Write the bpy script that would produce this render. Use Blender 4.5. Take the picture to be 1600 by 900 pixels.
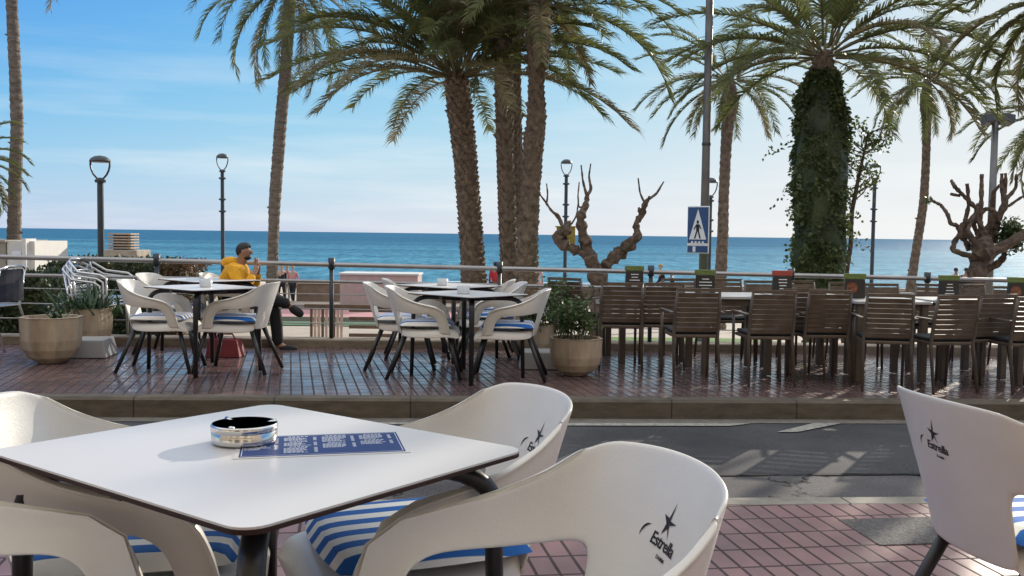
import bpy, bmesh, math, random
from mathutils import Vector, Matrix
from mathutils.bvhtree import BVHTree
R = math.radians
PI = math.pi
sc = bpy.context.scene
C = sc.collection
for o in list(bpy.data.objects):
    bpy.data.objects.remove(o)

# ------------------------------------------------------------------ camera
CZ = 1.27; F = 1500.0; PITCH = math.atan(84/F); ROLL = R(.716)
cam = bpy.data.cameras.new('camera'); co = bpy.data.objects.new('camera', cam); C.objects.link(co)
cam.sensor_width = 36; cam.lens = 36*F/1600; cam.clip_start = .05; cam.clip_end = 60000
co.matrix_world = Matrix.Translation((0, 0, CZ)) @ Matrix.Rotation(PI/2-PITCH, 4, 'X') @ Matrix.Rotation(ROLL, 4, 'Z')
sc.camera = co

# ------------------------------------------------------------------ world, sun, exposure
SUN_AZ = 34.0      # degrees to the right of straight ahead
SUN_EL = 18.0
w = bpy.data.worlds.new('World'); sc.world = w; w.use_nodes = True
nt = w.node_tree; N = nt.nodes; Lk = nt.links
bg = N['Background']; bg.inputs['Strength'].default_value = .10
sky = N.new('ShaderNodeTexSky'); sky.sky_type = 'NISHITA'; sky.sun_disc = False
sky.sun_elevation = R(SUN_EL); sky.sun_rotation = R(SUN_AZ)
sky.altitude = 0; sky.air_density = .9; sky.dust_density = .35; sky.ozone_density = 2.0
tc = N.new('ShaderNodeTexCoord')
mp = N.new('ShaderNodeMapping'); mp.inputs['Scale'].default_value = (1.6, 1.6, 15)
nz = N.new('ShaderNodeTexNoise'); nz.inputs['Scale'].default_value = 2.2; nz.inputs['Detail'].default_value = 7; nz.inputs['Roughness'].default_value = .55
Lk.new(tc.outputs['Generated'], mp.inputs['Vector']); Lk.new(mp.outputs[0], nz.inputs['Vector'])
cr = N.new('ShaderNodeValToRGB'); cr.color_ramp.elements[0].position = .47; cr.color_ramp.elements[1].position = .75
Lk.new(nz.outputs['Fac'], cr.inputs[0])
sx = N.new('ShaderNodeSeparateXYZ'); Lk.new(tc.outputs['Generated'], sx.inputs[0])
mr = N.new('ShaderNodeMapRange'); mr.inputs['From Min'].default_value = .24; mr.inputs['From Max'].default_value = .05
mr.inputs['To Min'].default_value = 0; mr.inputs['To Max'].default_value = .5
Lk.new(sx.outputs['Z'], mr.inputs['Value'])
mu = N.new('ShaderNodeMath'); mu.operation = 'MULTIPLY'; Lk.new(cr.outputs[0], mu.inputs[0]); Lk.new(mr.outputs[0], mu.inputs[1])
mx = N.new('ShaderNodeMix'); mx.data_type = 'RGBA'; Lk.new(mu.outputs[0], mx.inputs['Factor'])
mx.inputs['B'].default_value = (4.3, 4.45, 4.4, 1)
# response of the low, visible belt of sky: per channel out = top * c^p / (c^p + k)
sc_ = N.new('ShaderNodeSeparateColor'); Lk.new(sky.outputs[0], sc_.inputs[0]); cc_ = N.new('ShaderNodeCombineColor')
for i, (p_, k_, top) in enumerate(((2.0, 29, 4.1), (2.0, 15, 4.15), (1.5, .9, 4.1))):
    a_ = N.new('ShaderNodeMath'); a_.operation = 'POWER'; a_.inputs[1].default_value = p_; Lk.new(sc_.outputs[i], a_.inputs[0])
    b_ = N.new('ShaderNodeMath'); b_.operation = 'ADD'; b_.inputs[1].default_value = k_; Lk.new(a_.outputs[0], b_.inputs[0])
    d_ = N.new('ShaderNodeMath'); d_.operation = 'DIVIDE'; Lk.new(a_.outputs[0], d_.inputs[0]); Lk.new(b_.outputs[0], d_.inputs[1])
    e_ = N.new('ShaderNodeMath'); e_.operation = 'MULTIPLY'; e_.inputs[1].default_value = top; Lk.new(d_.outputs[0], e_.inputs[0]); Lk.new(e_.outputs[0], cc_.inputs[i])
# sky above the picture whitened and brightened, added as overhead fill light
hi = N.new('ShaderNodeMapRange'); hi.interpolation_type = 'SMOOTHSTEP'; hi.inputs['From Min'].default_value = .33; hi.inputs['From Max'].default_value = .62; Lk.new(sx.outputs['Z'], hi.inputs['Value'])
ov = N.new('ShaderNodeMix'); ov.data_type = 'RGBA'; Lk.new(hi.outputs[0], ov.inputs['Factor']); Lk.new(cc_.outputs[0], ov.inputs['A']); ov.inputs['B'].default_value = (5.2, 5.4, 5.6, 1)
Lk.new(ov.outputs['Result'], mx.inputs['A']); Lk.new(mx.outputs['Result'], bg.inputs['Color'])

sd = bpy.data.lights.new('sun', 'SUN'); so = bpy.data.objects.new('sun', sd); C.objects.link(so)
sd.energy = 2.2; sd.angle = R(.53); sd.color = (1, .90, .76)
sunv = Vector((math.sin(R(SUN_AZ))*math.cos(R(SUN_EL)), math.cos(R(SUN_AZ))*math.cos(R(SUN_EL)), math.sin(R(SUN_EL))))
so.rotation_euler = (-sunv).to_track_quat('-Z', 'Y').to_euler(); so.location = (20, 30, 20)
sc.view_settings.view_transform = 'Standard'; sc.view_settings.look = 'None'
sc.view_settings.gamma = 1; sc.view_settings.use_curve_mapping = False
sc.view_settings.exposure = 1.15
sc.cycles.max_bounces = 6; sc.cycles.transparent_max_bounces = 8
sc.cycles.use_denoising = True

# ------------------------------------------------------------------ survey helpers
def ray(px, py):
    x = (px-800)/F; y = -(py-450)/F
    c, s = math.cos(ROLL), math.sin(ROLL); x, y = x*c-y*s, x*s+y*c
    return Vector((x, math.cos(PITCH)+y*math.sin(PITCH), -math.sin(PITCH)+y*math.cos(PITCH)))
def P(px, py, Y):
    d = ray(px, py); d = d*(Y/d.y); return Vector((d.x, d.y, d.z+CZ))
SL = -.011
def gz(x): return SL*max(-14, min(14, x))
def G(px, Y, z=0):
    x = (px-800-4)/F*Y
    return Vector((x, Y, z+gz(x)))
AS = R(6.0)
U = Vector((math.cos(AS), math.sin(AS), 0)); NV = Vector((-math.sin(AS), math.cos(AS), 0))
def ST(a, b, z=0):
    v = U*a+NV*b; return Vector((v.x, v.y, z+gz(v.x)))
def tz(Y):          # park ground falling from the street to the beach promenade
    if Y < 12: return -.3
    if Y < 30: return -.3-(Y-12)/18*1.25
    return -1.55

# ------------------------------------------------------------------ materials
MATS = {}
def newmat(name):
    m = bpy.data.materials.new(name); m.use_nodes = True
    return m, m.node_tree.nodes, m.node_tree.links, m.node_tree.nodes['Principled BSDF']
def pm(name, col, rough=.5, metal=0, var=.15, scale=6, bump=0, bscale=40, spec=.5, col2=None, transl=0, coord='Object', stretch=(1,1,1), detail=5):
    if name in MATS: return MATS[name]
    m, n, l, p = newmat(name)
    p.inputs['Roughness'].default_value = rough; p.inputs['Metallic'].default_value = metal
    p.inputs['Specular IOR Level'].default_value = spec
    t = n.new('ShaderNodeTexCoord'); mp = n.new('ShaderNodeMapping'); mp.inputs['Scale'].default_value = stretch
    l.new(t.outputs[coord], mp.inputs[0])
    a = n.new('ShaderNodeTexNoise'); a.inputs['Scale'].default_value = scale; a.inputs['Detail'].default_value = detail
    l.new(mp.outputs[0], a.inputs['Vector'])
    r = n.new('ShaderNodeValToRGB'); r.color_ramp.elements[0].position = .3; r.color_ramp.elements[1].position = .7
    c2 = col2 if col2 else tuple(min(1, c*(1+var)) for c in col)
    c1 = col if col2 else tuple(c*(1-var) for c in col)
    r.color_ramp.elements[0].color = (*c1, 1); r.color_ramp.elements[1].color = (*c2, 1)
    l.new(a.outputs['Fac'], r.inputs[0]); l.new(r.outputs[0], p.inputs['Base Color'])
    if bump:
        b = n.new('ShaderNodeTexNoise'); b.inputs['Scale'].default_value = bscale; b.inputs['Detail'].default_value = 4
        l.new(mp.outputs[0], b.inputs['Vector'])
        k = n.new('ShaderNodeBump'); k.inputs['Strength'].default_value = bump; k.inputs['Distance'].default_value = .02
        l.new(b.outputs['Fac'], k.inputs['Height']); l.new(k.outputs[0], p.inputs['Normal'])
    if transl:
        tr = n.new('ShaderNodeBsdfTranslucent'); l.new(r.outputs[0], tr.inputs['Color'])
        ms = n.new('ShaderNodeMixShader'); ms.inputs[0].default_value = transl
        l.new(p.outputs[0], ms.inputs[1]); l.new(tr.outputs[0], ms.inputs[2]); l.new(ms.outputs[0], n['Material Output'].inputs[0])
    MATS[name] = m; return m

def tile_mat(name, c1, c2, mortar, rot, bw, bh, rough, gap=.0075, bump=.5, lo=.2, hi=.5):
    m, n, l, p = newmat(name)
    g = n.new('ShaderNodeNewGeometry'); mp = n.new('ShaderNodeMapping'); mp.vector_type = 'POINT'
    mp.inputs['Rotation'].default_value = (0, 0, -rot); l.new(g.outputs['Position'], mp.inputs[0])
    b = n.new('ShaderNodeTexBrick'); b.offset = 0; b.squash = 1
    b.inputs['Scale'].default_value = 1; b.inputs['Brick Width'].default_value = bw; b.inputs['Row Height'].default_value = bh
    b.inputs['Mortar Size'].default_value = gap; b.inputs['Mortar Smooth'].default_value = .25
    b.inputs['Color1'].default_value = (*c1, 1); b.inputs['Color2'].default_value = (*c2, 1); b.inputs['Mortar'].default_value = (*mortar, 1)
    l.new(mp.outputs[0], b.inputs['Vector'])
    a = n.new('ShaderNodeTexNoise'); a.inputs['Scale'].default_value = 1.3; a.inputs['Detail'].default_value = 6; a.inputs['Roughness'].default_value = .65
    l.new(g.outputs['Position'], a.inputs['Vector'])
    r = n.new('ShaderNodeValToRGB'); r.color_ramp.elements[0].position = .32; r.color_ramp.elements[1].position = .7
    r.color_ramp.elements[0].color = (.50, .48, .48, 1); r.color_ramp.elements[1].color = (1.12, 1.05, 1.05, 1)
    l.new(a.outputs['Fac'], r.inputs[0])
    x = n.new('ShaderNodeMix'); x.data_type = 'RGBA'; x.blend_type = 'MULTIPLY'; x.inputs['Factor'].default_value = 1
    l.new(b.outputs['Color'], x.inputs['A']); l.new(r.outputs[0], x.inputs['B']); l.new(x.outputs['Result'], p.inputs['Base Color'])
    q = n.new('ShaderNodeTexNoise'); q.inputs['Scale'].default_value = 5; q.inputs['Detail'].default_value = 5
    l.new(g.outputs['Position'], q.inputs['Vector'])
    mr = n.new('ShaderNodeMapRange'); mr.inputs['From Min'].default_value = .3; mr.inputs['From Max'].default_value = .7
    mr.inputs['To Min'].default_value = lo; mr.inputs['To Max'].default_value = hi; l.new(q.outputs['Fac'], mr.inputs['Value'])
    ad = n.new('ShaderNodeMath'); ad.operation = 'MULTIPLY_ADD'; l.new(b.outputs['Fac'], ad.inputs[0]); ad.inputs[1].default_value = .5
    l.new(mr.outputs[0], ad.inputs[2]); l.new(ad.outputs[0], p.inputs['Roughness'])
    fine = n.new('ShaderNodeTexNoise'); fine.inputs['Scale'].default_value = 14; fine.inputs['Detail'].default_value = 3
    l.new(g.outputs['Position'], fine.inputs['Vector'])
    hh = n.new('ShaderNodeMath'); hh.operation = 'MULTIPLY_ADD'; l.new(b.outputs['Fac'], hh.inputs[0]); hh.inputs[1].default_value = -1.0
    hm = n.new('ShaderNodeMath'); hm.operation = 'MULTIPLY'; hm.inputs[1].default_value = .35
    l.new(fine.outputs['Fac'], hm.inputs[0]); l.new(hm.outputs[0], hh.inputs[2])
    k = n.new('ShaderNodeBump'); k.inputs['Strength'].default_value = bump; k.inputs['Distance'].default_value = .006
    l.new(hh.outputs[0], k.inputs['Height']); l.new(k.outputs[0], p.inputs['Normal'])
    return m

M_pave = tile_mat('near_tiles', (.33, .185, .175), (.25, .15, .145), (.07, .045, .042), R(10), .084, .19, .4, gap=.0072, lo=.28, hi=.5)
M_terr = tile_mat('terrace_tiles', (.205, .128, .12), (.15, .10, .098), (.035, .022, .024), R(13), .088, .18, .3, gap=.008, lo=.12, hi=.30)

def road_mat():
    m, n, l, p = newmat('asphalt')
    g = n.new('ShaderNodeNewGeometry')
    a = n.new('ShaderNodeTexNoise'); a.inputs['Scale'].default_value = 130; a.inputs['Detail'].default_value = 3
    b = n.new('ShaderNodeTexNoise'); b.inputs['Scale'].default_value = 1.1; b.inputs['Detail'].default_value = 6
    v = n.new('ShaderNodeTexVoronoi'); v.feature = 'DISTANCE_TO_EDGE'; v.inputs['Scale'].default_value = 1.9
    wn = n.new('ShaderNodeTexNoise'); wn.inputs['Scale'].default_value = 4; wn.inputs['Detail'].default_value = 6
    for q in (a, b, wn): l.new(g.outputs['Position'], q.inputs['Vector'])
    va = n.new('ShaderNodeMix'); va.data_type = 'VECTOR'; va.inputs['Factor'].default_value = .3
    l.new(g.outputs['Position'], va.inputs['A']); l.new(wn.outputs['Color'], va.inputs['B']); l.new(va.outputs['Result'], v.inputs['Vector'])
    r = n.new('ShaderNodeValToRGB'); r.color_ramp.elements[0].color = (.036, .038, .043, 1); r.color_ramp.elements[1].color = (.105, .105, .11, 1)
    r.color_ramp.elements[0].position = .25; r.color_ramp.elements[1].position = .75
    l.new(a.outputs['Fac'], r.inputs[0])
    r2 = n.new('ShaderNodeValToRGB'); r2.color_ramp.elements[0].color = (.7, .7, .72, 1); r2.color_ramp.elements[1].color = (1.25, 1.22, 1.2, 1)
    r2.color_ramp.elements[0].position = .35; r2.color_ramp.elements[1].position = .65
    l.new(b.outputs['Fac'], r2.inputs[0])
    x = n.new('ShaderNodeMix'); x.data_type = 'RGBA'; x.blend_type = 'MULTIPLY'; x.inputs['Factor'].default_value = 1
    l.new(r.outputs[0], x.inputs['A']); l.new(r2.outputs[0], x.inputs['B'])
    # cracks only on the worn strip next to the near kerb
    dt = n.new('ShaderNodeVectorMath'); dt.operation = 'DOT_PRODUCT'; dt.inputs[1].default_value = NV
    l.new(g.outputs['Position'], dt.inputs[0])
    mk = n.new('ShaderNodeMapRange'); mk.inputs['From Min'].default_value = 5.60; mk.inputs['From Max'].default_value = 5.52
    l.new(dt.outputs['Value'], mk.inputs['Value'])
    c = n.new('ShaderNodeMapRange'); c.inputs['From Min'].default_value = .012; c.inputs['From Max'].default_value = .003
    l.new(v.outputs['Distance'], c.inputs['Value'])
    ml = n.new('ShaderNodeMath'); ml.operation = 'MULTIPLY'; l.new(mk.outputs[0], ml.inputs[0]); l.new(c.outputs[0], ml.inputs[1])
    li = n.new('ShaderNodeMix'); li.data_type = 'RGBA'; li.blend_type = 'MULTIPLY'; l.new(mk.outputs[0], li.inputs['Factor'])
    li.inputs['B'].default_value = (1.5, 1.42, 1.35, 1); l.new(x.outputs['Result'], li.inputs['A'])
    y = n.new('ShaderNodeMix'); y.data_type = 'RGBA'; l.new(ml.outputs[0], y.inputs['Factor']); l.new(li.outputs['Result'], y.inputs['A'])
    y.inputs['B'].default_value = (.012, .012, .012, 1); l.new(y.outputs['Result'], p.inputs['Base Color'])
    p.inputs['Roughness'].default_value = .85; p.inputs['Specular IOR Level'].default_value = .15
    k = n.new('ShaderNodeBump'); k.inputs['Strength'].default_value = .5; k.inputs['Distance'].default_value = .006
    l.new(a.outputs['Fac'], k.inputs['Height']); l.new(k.outputs[0], p.inputs['Normal'])
    return m

def kerb_mat(name, c1, c2, length):
    m, n, l, p = newmat(name)
    g = n.new('ShaderNodeNewGeometry'); mp = n.new('ShaderNodeMapping'); mp.inputs['Rotation'].default_value = (0, 0, -AS)
    l.new(g.outputs['Position'], mp.inputs[0])
    b = n.new('ShaderNodeTexBrick'); b.offset = 0; b.inputs['Scale'].default_value = 1; b.inputs['Brick Width'].default_value = length
    b.inputs['Row Height'].default_value = 3.0; b.inputs['Mortar Size'].default_value = .006; b.inputs['Mortar'].default_value = (.03, .027, .022, 1)
    b.inputs['Color1'].default_value = (*c1, 1); b.inputs['Color2'].default_value = (*c2, 1)
    l.new(mp.outputs[0], b.inputs['Vector'])
    a = n.new('ShaderNodeTexNoise'); a.inputs['Scale'].default_value = 5; a.inputs['Detail'].default_value = 8; a.inputs['Roughness'].default_value = .7
    mp2 = n.new('ShaderNodeMapping'); mp2.inputs['Scale'].default_value = (1, 1, 4); l.new(g.outputs['Position'], mp2.inputs[0]); l.new(mp2.outputs[0], a.inputs['Vector'])
    r = n.new('ShaderNodeValToRGB'); r.color_ramp.elements[0].position = .3; r.color_ramp.elements[1].position = .7
    r.color_ramp.elements[0].color = (.5, .48, .42, 1); r.color_ramp.elements[1].color = (1.2, 1.15, 1.05, 1); l.new(a.outputs['Fac'], r.inputs[0])
    x = n.new('ShaderNodeMix'); x.data_type = 'RGBA'; x.blend_type = 'MULTIPLY'; x.inputs['Factor'].default_value = 1
    l.new(b.outputs['Color'], x.inputs['A']); l.new(r.outputs[0], x.inputs['B']); l.new(x.outputs['Result'], p.inputs['Base Color'])
    p.inputs['Roughness'].default_value = .7
    return m

def sea_mat():
    m, n, l, p = newmat('sea_water')
    g = n.new('ShaderNodeNewGeometry')
    p.inputs['Roughness'].default_value = .4; p.inputs['Specular IOR Level'].default_value = .12; p.inputs['IOR'].default_value = 1.33
    mp = n.new('ShaderNodeMapping'); mp.inputs['Scale'].default_value = (.35, 1.0, 1); l.new(g.outputs['Position'], mp.inputs[0])
    a = n.new('ShaderNodeTexNoise'); a.inputs['Scale'].default_value = .55; a.inputs['Detail'].default_value = 8; a.inputs['Roughness'].default_value = .68
    l.new(mp.outputs[0], a.inputs['Vector'])
    k = n.new('ShaderNodeBump'); k.inputs['Strength'].default_value = 1; k.inputs['Distance'].default_value = .9
    l.new(a.outputs['Fac'], k.inputs['Height']); l.new(k.outputs[0], p.inputs['Normal'])
    b = n.new('ShaderNodeTexNoise'); b.inputs['Scale'].default_value = .012; b.inputs['Detail'].default_value = 6
    mp2 = n.new('ShaderNodeMapping'); mp2.inputs['Scale'].default_value = (.4, 2.5, 1); l.new(g.outputs['Position'], mp2.inputs[0]); l.new(mp2.outputs[0], b.inputs['Vector'])
    sep = n.new('ShaderNodeSeparateXYZ'); l.new(g.outputs['Position'], sep.inputs[0])
    mr = n.new('ShaderNodeMapRange'); mr.inputs['From Min'].default_value = 60; mr.inputs['From Max'].default_value = 420; l.new(sep.outputs['Y'], mr.inputs['Value'])
    r = n.new('ShaderNodeMix'); r.data_type = 'RGBA'; l.new(mr.outputs[0], r.inputs['Factor'])
    r.inputs['A'].default_value = (.070, .235, .34, 1); r.inputs['B'].default_value = (.028, .125, .225, 1)
    x = n.new('ShaderNodeMix'); x.data_type = 'RGBA'; x.blend_type = 'MULTIPLY'; x.inputs['Factor'].default_value = 1
    rr = n.new('ShaderNodeValToRGB'); rr.color_ramp.elements[0].color = (.75, .8, .82, 1); rr.color_ramp.elements[1].color = (1.2, 1.15, 1.12, 1)
    rr.color_ramp.elements[0].position = .35; rr.color_ramp.elements[1].position = .65; l.new(b.outputs['Fac'], rr.inputs[0])
    l.new(r.outputs['Result'], x.inputs['A']); l.new(rr.outputs[0], x.inputs['B'])
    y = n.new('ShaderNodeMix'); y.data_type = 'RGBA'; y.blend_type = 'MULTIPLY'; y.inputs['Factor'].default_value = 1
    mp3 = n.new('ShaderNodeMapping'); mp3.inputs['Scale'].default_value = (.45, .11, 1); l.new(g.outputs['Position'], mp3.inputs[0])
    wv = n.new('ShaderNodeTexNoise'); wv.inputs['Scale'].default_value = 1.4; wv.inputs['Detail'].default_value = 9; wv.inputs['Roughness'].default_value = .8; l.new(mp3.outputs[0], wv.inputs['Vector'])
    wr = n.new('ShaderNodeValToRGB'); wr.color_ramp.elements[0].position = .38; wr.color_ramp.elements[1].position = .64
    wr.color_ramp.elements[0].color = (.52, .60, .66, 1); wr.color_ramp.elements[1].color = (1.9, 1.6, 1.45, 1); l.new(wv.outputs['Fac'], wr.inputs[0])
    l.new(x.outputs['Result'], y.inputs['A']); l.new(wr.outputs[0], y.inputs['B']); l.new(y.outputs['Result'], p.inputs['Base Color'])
    df = n.new('ShaderNodeBsdfDiffuse'); l.new(y.outputs['Result'], df.inputs['Color']); ms = n.new('ShaderNodeMixShader'); ms.inputs[0].default_value = .42
    l.new(df.outputs[0], ms.inputs[1]); l.new(p.outputs[0], ms.inputs[2]); l.new(ms.outputs[0], n['Material Output'].inputs[0])
    return m

M_white = pm('white_plastic', (.70, .675, .62), .34, scale=5, spec=.5, col2=(.77, .745, .69), bump=.05, bscale=160, detail=9)
M_laminate = pm('white_laminate', (.60, .59, .58), .38, var=.02, scale=4)
M_laminate.node_tree.nodes['Principled BSDF'].inputs['Roughness'].default_value = .36
M_edge = pm('laminate_edge', (.035, .018, .015), .6, spec=.2)
M_black = pm('black_powder_coat', (.018, .018, .02), .38)
M_greyleg = pm('dark_grey_metal', (.045, .045, .045), .4)
M_print = pm('black_print', (.012, .012, .018), .5)
M_chrome = pm('chrome', (.66, .64, .61), .2, 1, var=.05, scale=20)
M_ash = pm('ashtray_inside', (.32, .27, .21), .6, .2, var=.5, scale=120)
M_alu = pm('brushed_aluminium', (.62, .63, .65), .3, 1, var=.06)
M_steel = pm('rail_steel', (.34, .34, .35), .38, .8, var=.15, scale=3)
M_post = pm('rail_post_paint', (.03, .04, .05), .45)
M_brown = pm('brown_resin', (.105, .074, .052), .42, var=.25, scale=9)
M_brown2 = pm('brown_resin_leg', (.10, .078, .06), .42, var=.2, scale=9)
M_seatpad = pm('dark_seat_pad', (.022, .026, .03), .6, var=.2)
M_ttop = pm('pale_table_top', (.42, .42, .42), .35, var=.1)
M_plant = pm('planter_concrete', (.22, .165, .115), .75, scale=4, bump=.4, col2=(.50, .41, .30), stretch=(1, 1, .35), detail=8)
M_soil = pm('soil', (.045, .032, .022), .95, var=.4, scale=30, bump=.5)
M_leaf = pm('leaf_green', (.045, .085, .028), .45, col2=(.10, .16, .05), scale=5, transl=.3)
M_leafb = pm('leaf_blade', (.035, .075, .04), .4, col2=(.07, .13, .06), scale=5, transl=.25)
M_ivy = pm('ivy_leaf', (.04, .07, .026), .4, col2=(.16, .20, .075), scale=2.5, transl=.3, detail=8)
M_hedge = pm('hedge_leaf', (.022, .038, .016), .55, col2=(.06, .085, .03), scale=4, transl=.15)
M_hedger = pm('hedge_leaf_red', (.05, .035, .018), .55, col2=(.17, .085, .035), scale=2, transl=.2)
M_frond = pm('palm_frond', (.06, .085, .03), .5, col2=(.18, .19, .06), scale=1.4, transl=.45)
M_frondd = pm('palm_frond_old', (.13, .115, .055), .5, col2=(.26, .22, .11), scale=2, transl=.35)
M_trunk = pm('palm_trunk', (.085, .062, .045), .85, col2=(.25, .185, .13), scale=9, bump=.9, bscale=22)
M_trunk2 = pm('palm_trunk_smooth', (.10, .08, .062), .85, col2=(.24, .19, .145), scale=6, bump=.8, bscale=14, stretch=(1, 1, 3.5))
M_bark = pm('plane_tree_bark', (.045, .032, .024), .9, col2=(.17, .12, .085), scale=14, bump=1, bscale=26, detail=9)
M_lamp = pm('lamp_paint', (.035, .045, .05), .45)
M_glass = pm('lamp_glass', (.55, .6, .62), .2)
M_pole = pm('galvanised_pole', (.17, .165, .155), .5, .5, var=.15)
M_sblue = pm('sign_blue', (.03, .075, .20), .35, var=.1)
M_swhite = pm('sign_white', (.75, .77, .8), .35, var=.05)
M_skin = pm('skin', (.30, .16, .10), .5, var=.08)
M_skin2 = pm('skin_pale', (.52, .32, .24), .5, var=.08)
M_hood = pm('mustard_fabric', (.68, .33, .012), .85, var=.12, scale=12, bump=.3)
M_dark = pm('black_fabric', (.014, .014, .017), .85, var=.3)
M_hair = pm('black_hair', (.012, .010, .009), .6)
M_hairg = pm('grey_hair', (.35, .33, .31), .7)
M_hairb = pm('blond_hair', (.42, .28, .14), .7)
M_pinkf = pm('pink_fabric', (.60, .24, .24), .85)
M_redf = pm('red_fabric', (.45, .03, .035), .8)
M_grn = pm('green_print', (.13, .18, .05), .5, var=.25, scale=40)
M_red = pm('red_print', (.34, .06, .04), .5, var=.2, scale=40)
M_menu = pm('menu_card_dark', (.02, .018, .016), .4)
M_food = pm('menu_photo', (.05, .02, .015), .45, col2=(.28, .09, .04), scale=45)
M_wall = pm('beach_wall_stone', (.20, .14, .095), .85, var=.25, scale=3, bump=.4)
M_pinkw = pm('pink_render', (.50, .35, .31), .8, var=.08)
M_court = pm('pink_court', (.48, .24, .23), .8, var=.08)
M_green = pm('artificial_turf', (.05, .13, .05), .9, var=.3, scale=20)
M_lawn = pm('lawn', (.10, .20, .035), .9, var=.35, scale=14, bump=.6, bscale=60)
M_sand = pm('sand', (.46, .37, .26), .9, var=.12, scale=.8, bump=.4, bscale=6)
M_foam = pm('foam', (.85, .87, .88), .6, var=.05)
M_parkg = pm('park_paving', (.42, .36, .29), .85, var=.15, scale=2, bump=.2)
M_beige = pm('beige_render', (.30, .27, .22), .85, var=.07)
M_wrender = pm('white_render', (.60, .59, .56), .7, var=.04)
M_dkwin = pm('dark_shutter', (.03, .03, .045), .4)
M_bluew = pm('blue_panel', (.10, .14, .42), .4)
M_block = pm('concrete_block', (.36, .31, .25), .85, var=.15)
M_slab = pm('vent_slab', (.42, .33, .25), .85, var=.12)
M_wood = pm('weathered_wood', (.12, .075, .05), .8, var=.3, scale=8)
M_woodp = pm('pinkish_wood', (.46, .34, .28), .8, var=.2, scale=8)
M_yel = pm('yellow_box', (.48, .38, .07), .6, var=.15)
M_bag = pm('red_bag', (.17, .018, .022), .7)
M_tissue = pm('clear_plastic', (.55, .58, .6), .25)
M_blue = pm('menu_blue', (.018, .045, .16), .6, var=.06, spec=.2)
M_tray = pm('lamp_lens', (.25, .25, .24), .3)
M_boxg = pm('grey_cube_base', (.30, .30, .30), .7, var=.08)
M_line = pm('road_paint', (.30, .29, .26), .7, var=.35, scale=25)
M_gutter = pm('gutter_concrete', (.16, .145, .125), .85, var=.2, scale=12, bump=.2)
M_grate = pm('drain_grate', (.11, .10, .095), .7, var=.5, scale=60, bump=.8, bscale=120)

def stripe_mat():
    m, n, l, p = newmat('striped_canvas')
    t = n.new('ShaderNodeTexCoord'); s = n.new('ShaderNodeSeparateXYZ'); l.new(t.outputs['Object'], s.inputs[0])
    d = n.new('ShaderNodeMath'); d.operation = 'MULTIPLY_ADD'; d.inputs[1].default_value = 1/.074; d.inputs[2].default_value = 20.6; l.new(s.outputs['Y'], d.inputs[0])
    f = n.new('ShaderNodeMath'); f.operation = 'FRACT'; l.new(d.outputs[0], f.inputs[0])
    g = n.new('ShaderNodeMapRange'); g.inputs['From Min'].default_value = .49; g.inputs['From Max'].default_value = .51; l.new(f.outputs[0], g.inputs['Value'])
    x = n.new('ShaderNodeMix'); x.data_type = 'RGBA'; x.inputs['A'].default_value = (.012, .12, .42, 1); x.inputs['B'].default_value = (.78, .77, .72, 1)
    l.new(g.outputs[0], x.inputs['Factor']); l.new(x.outputs['Result'], p.inputs['Base Color'])
    p.inputs['Roughness'].default_value = .85
    a = n.new('ShaderNodeTexNoise'); a.inputs['Scale'].default_value = 400; l.new(t.outputs['Object'], a.inputs['Vector'])
    k = n.new('ShaderNodeBump'); k.inputs['Strength'].default_value = .15; l.new(a.outputs['Fac'], k.inputs['Height']); l.new(k.outputs[0], p.inputs['Normal'])
    return m
M_stripe = stripe_mat()

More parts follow.
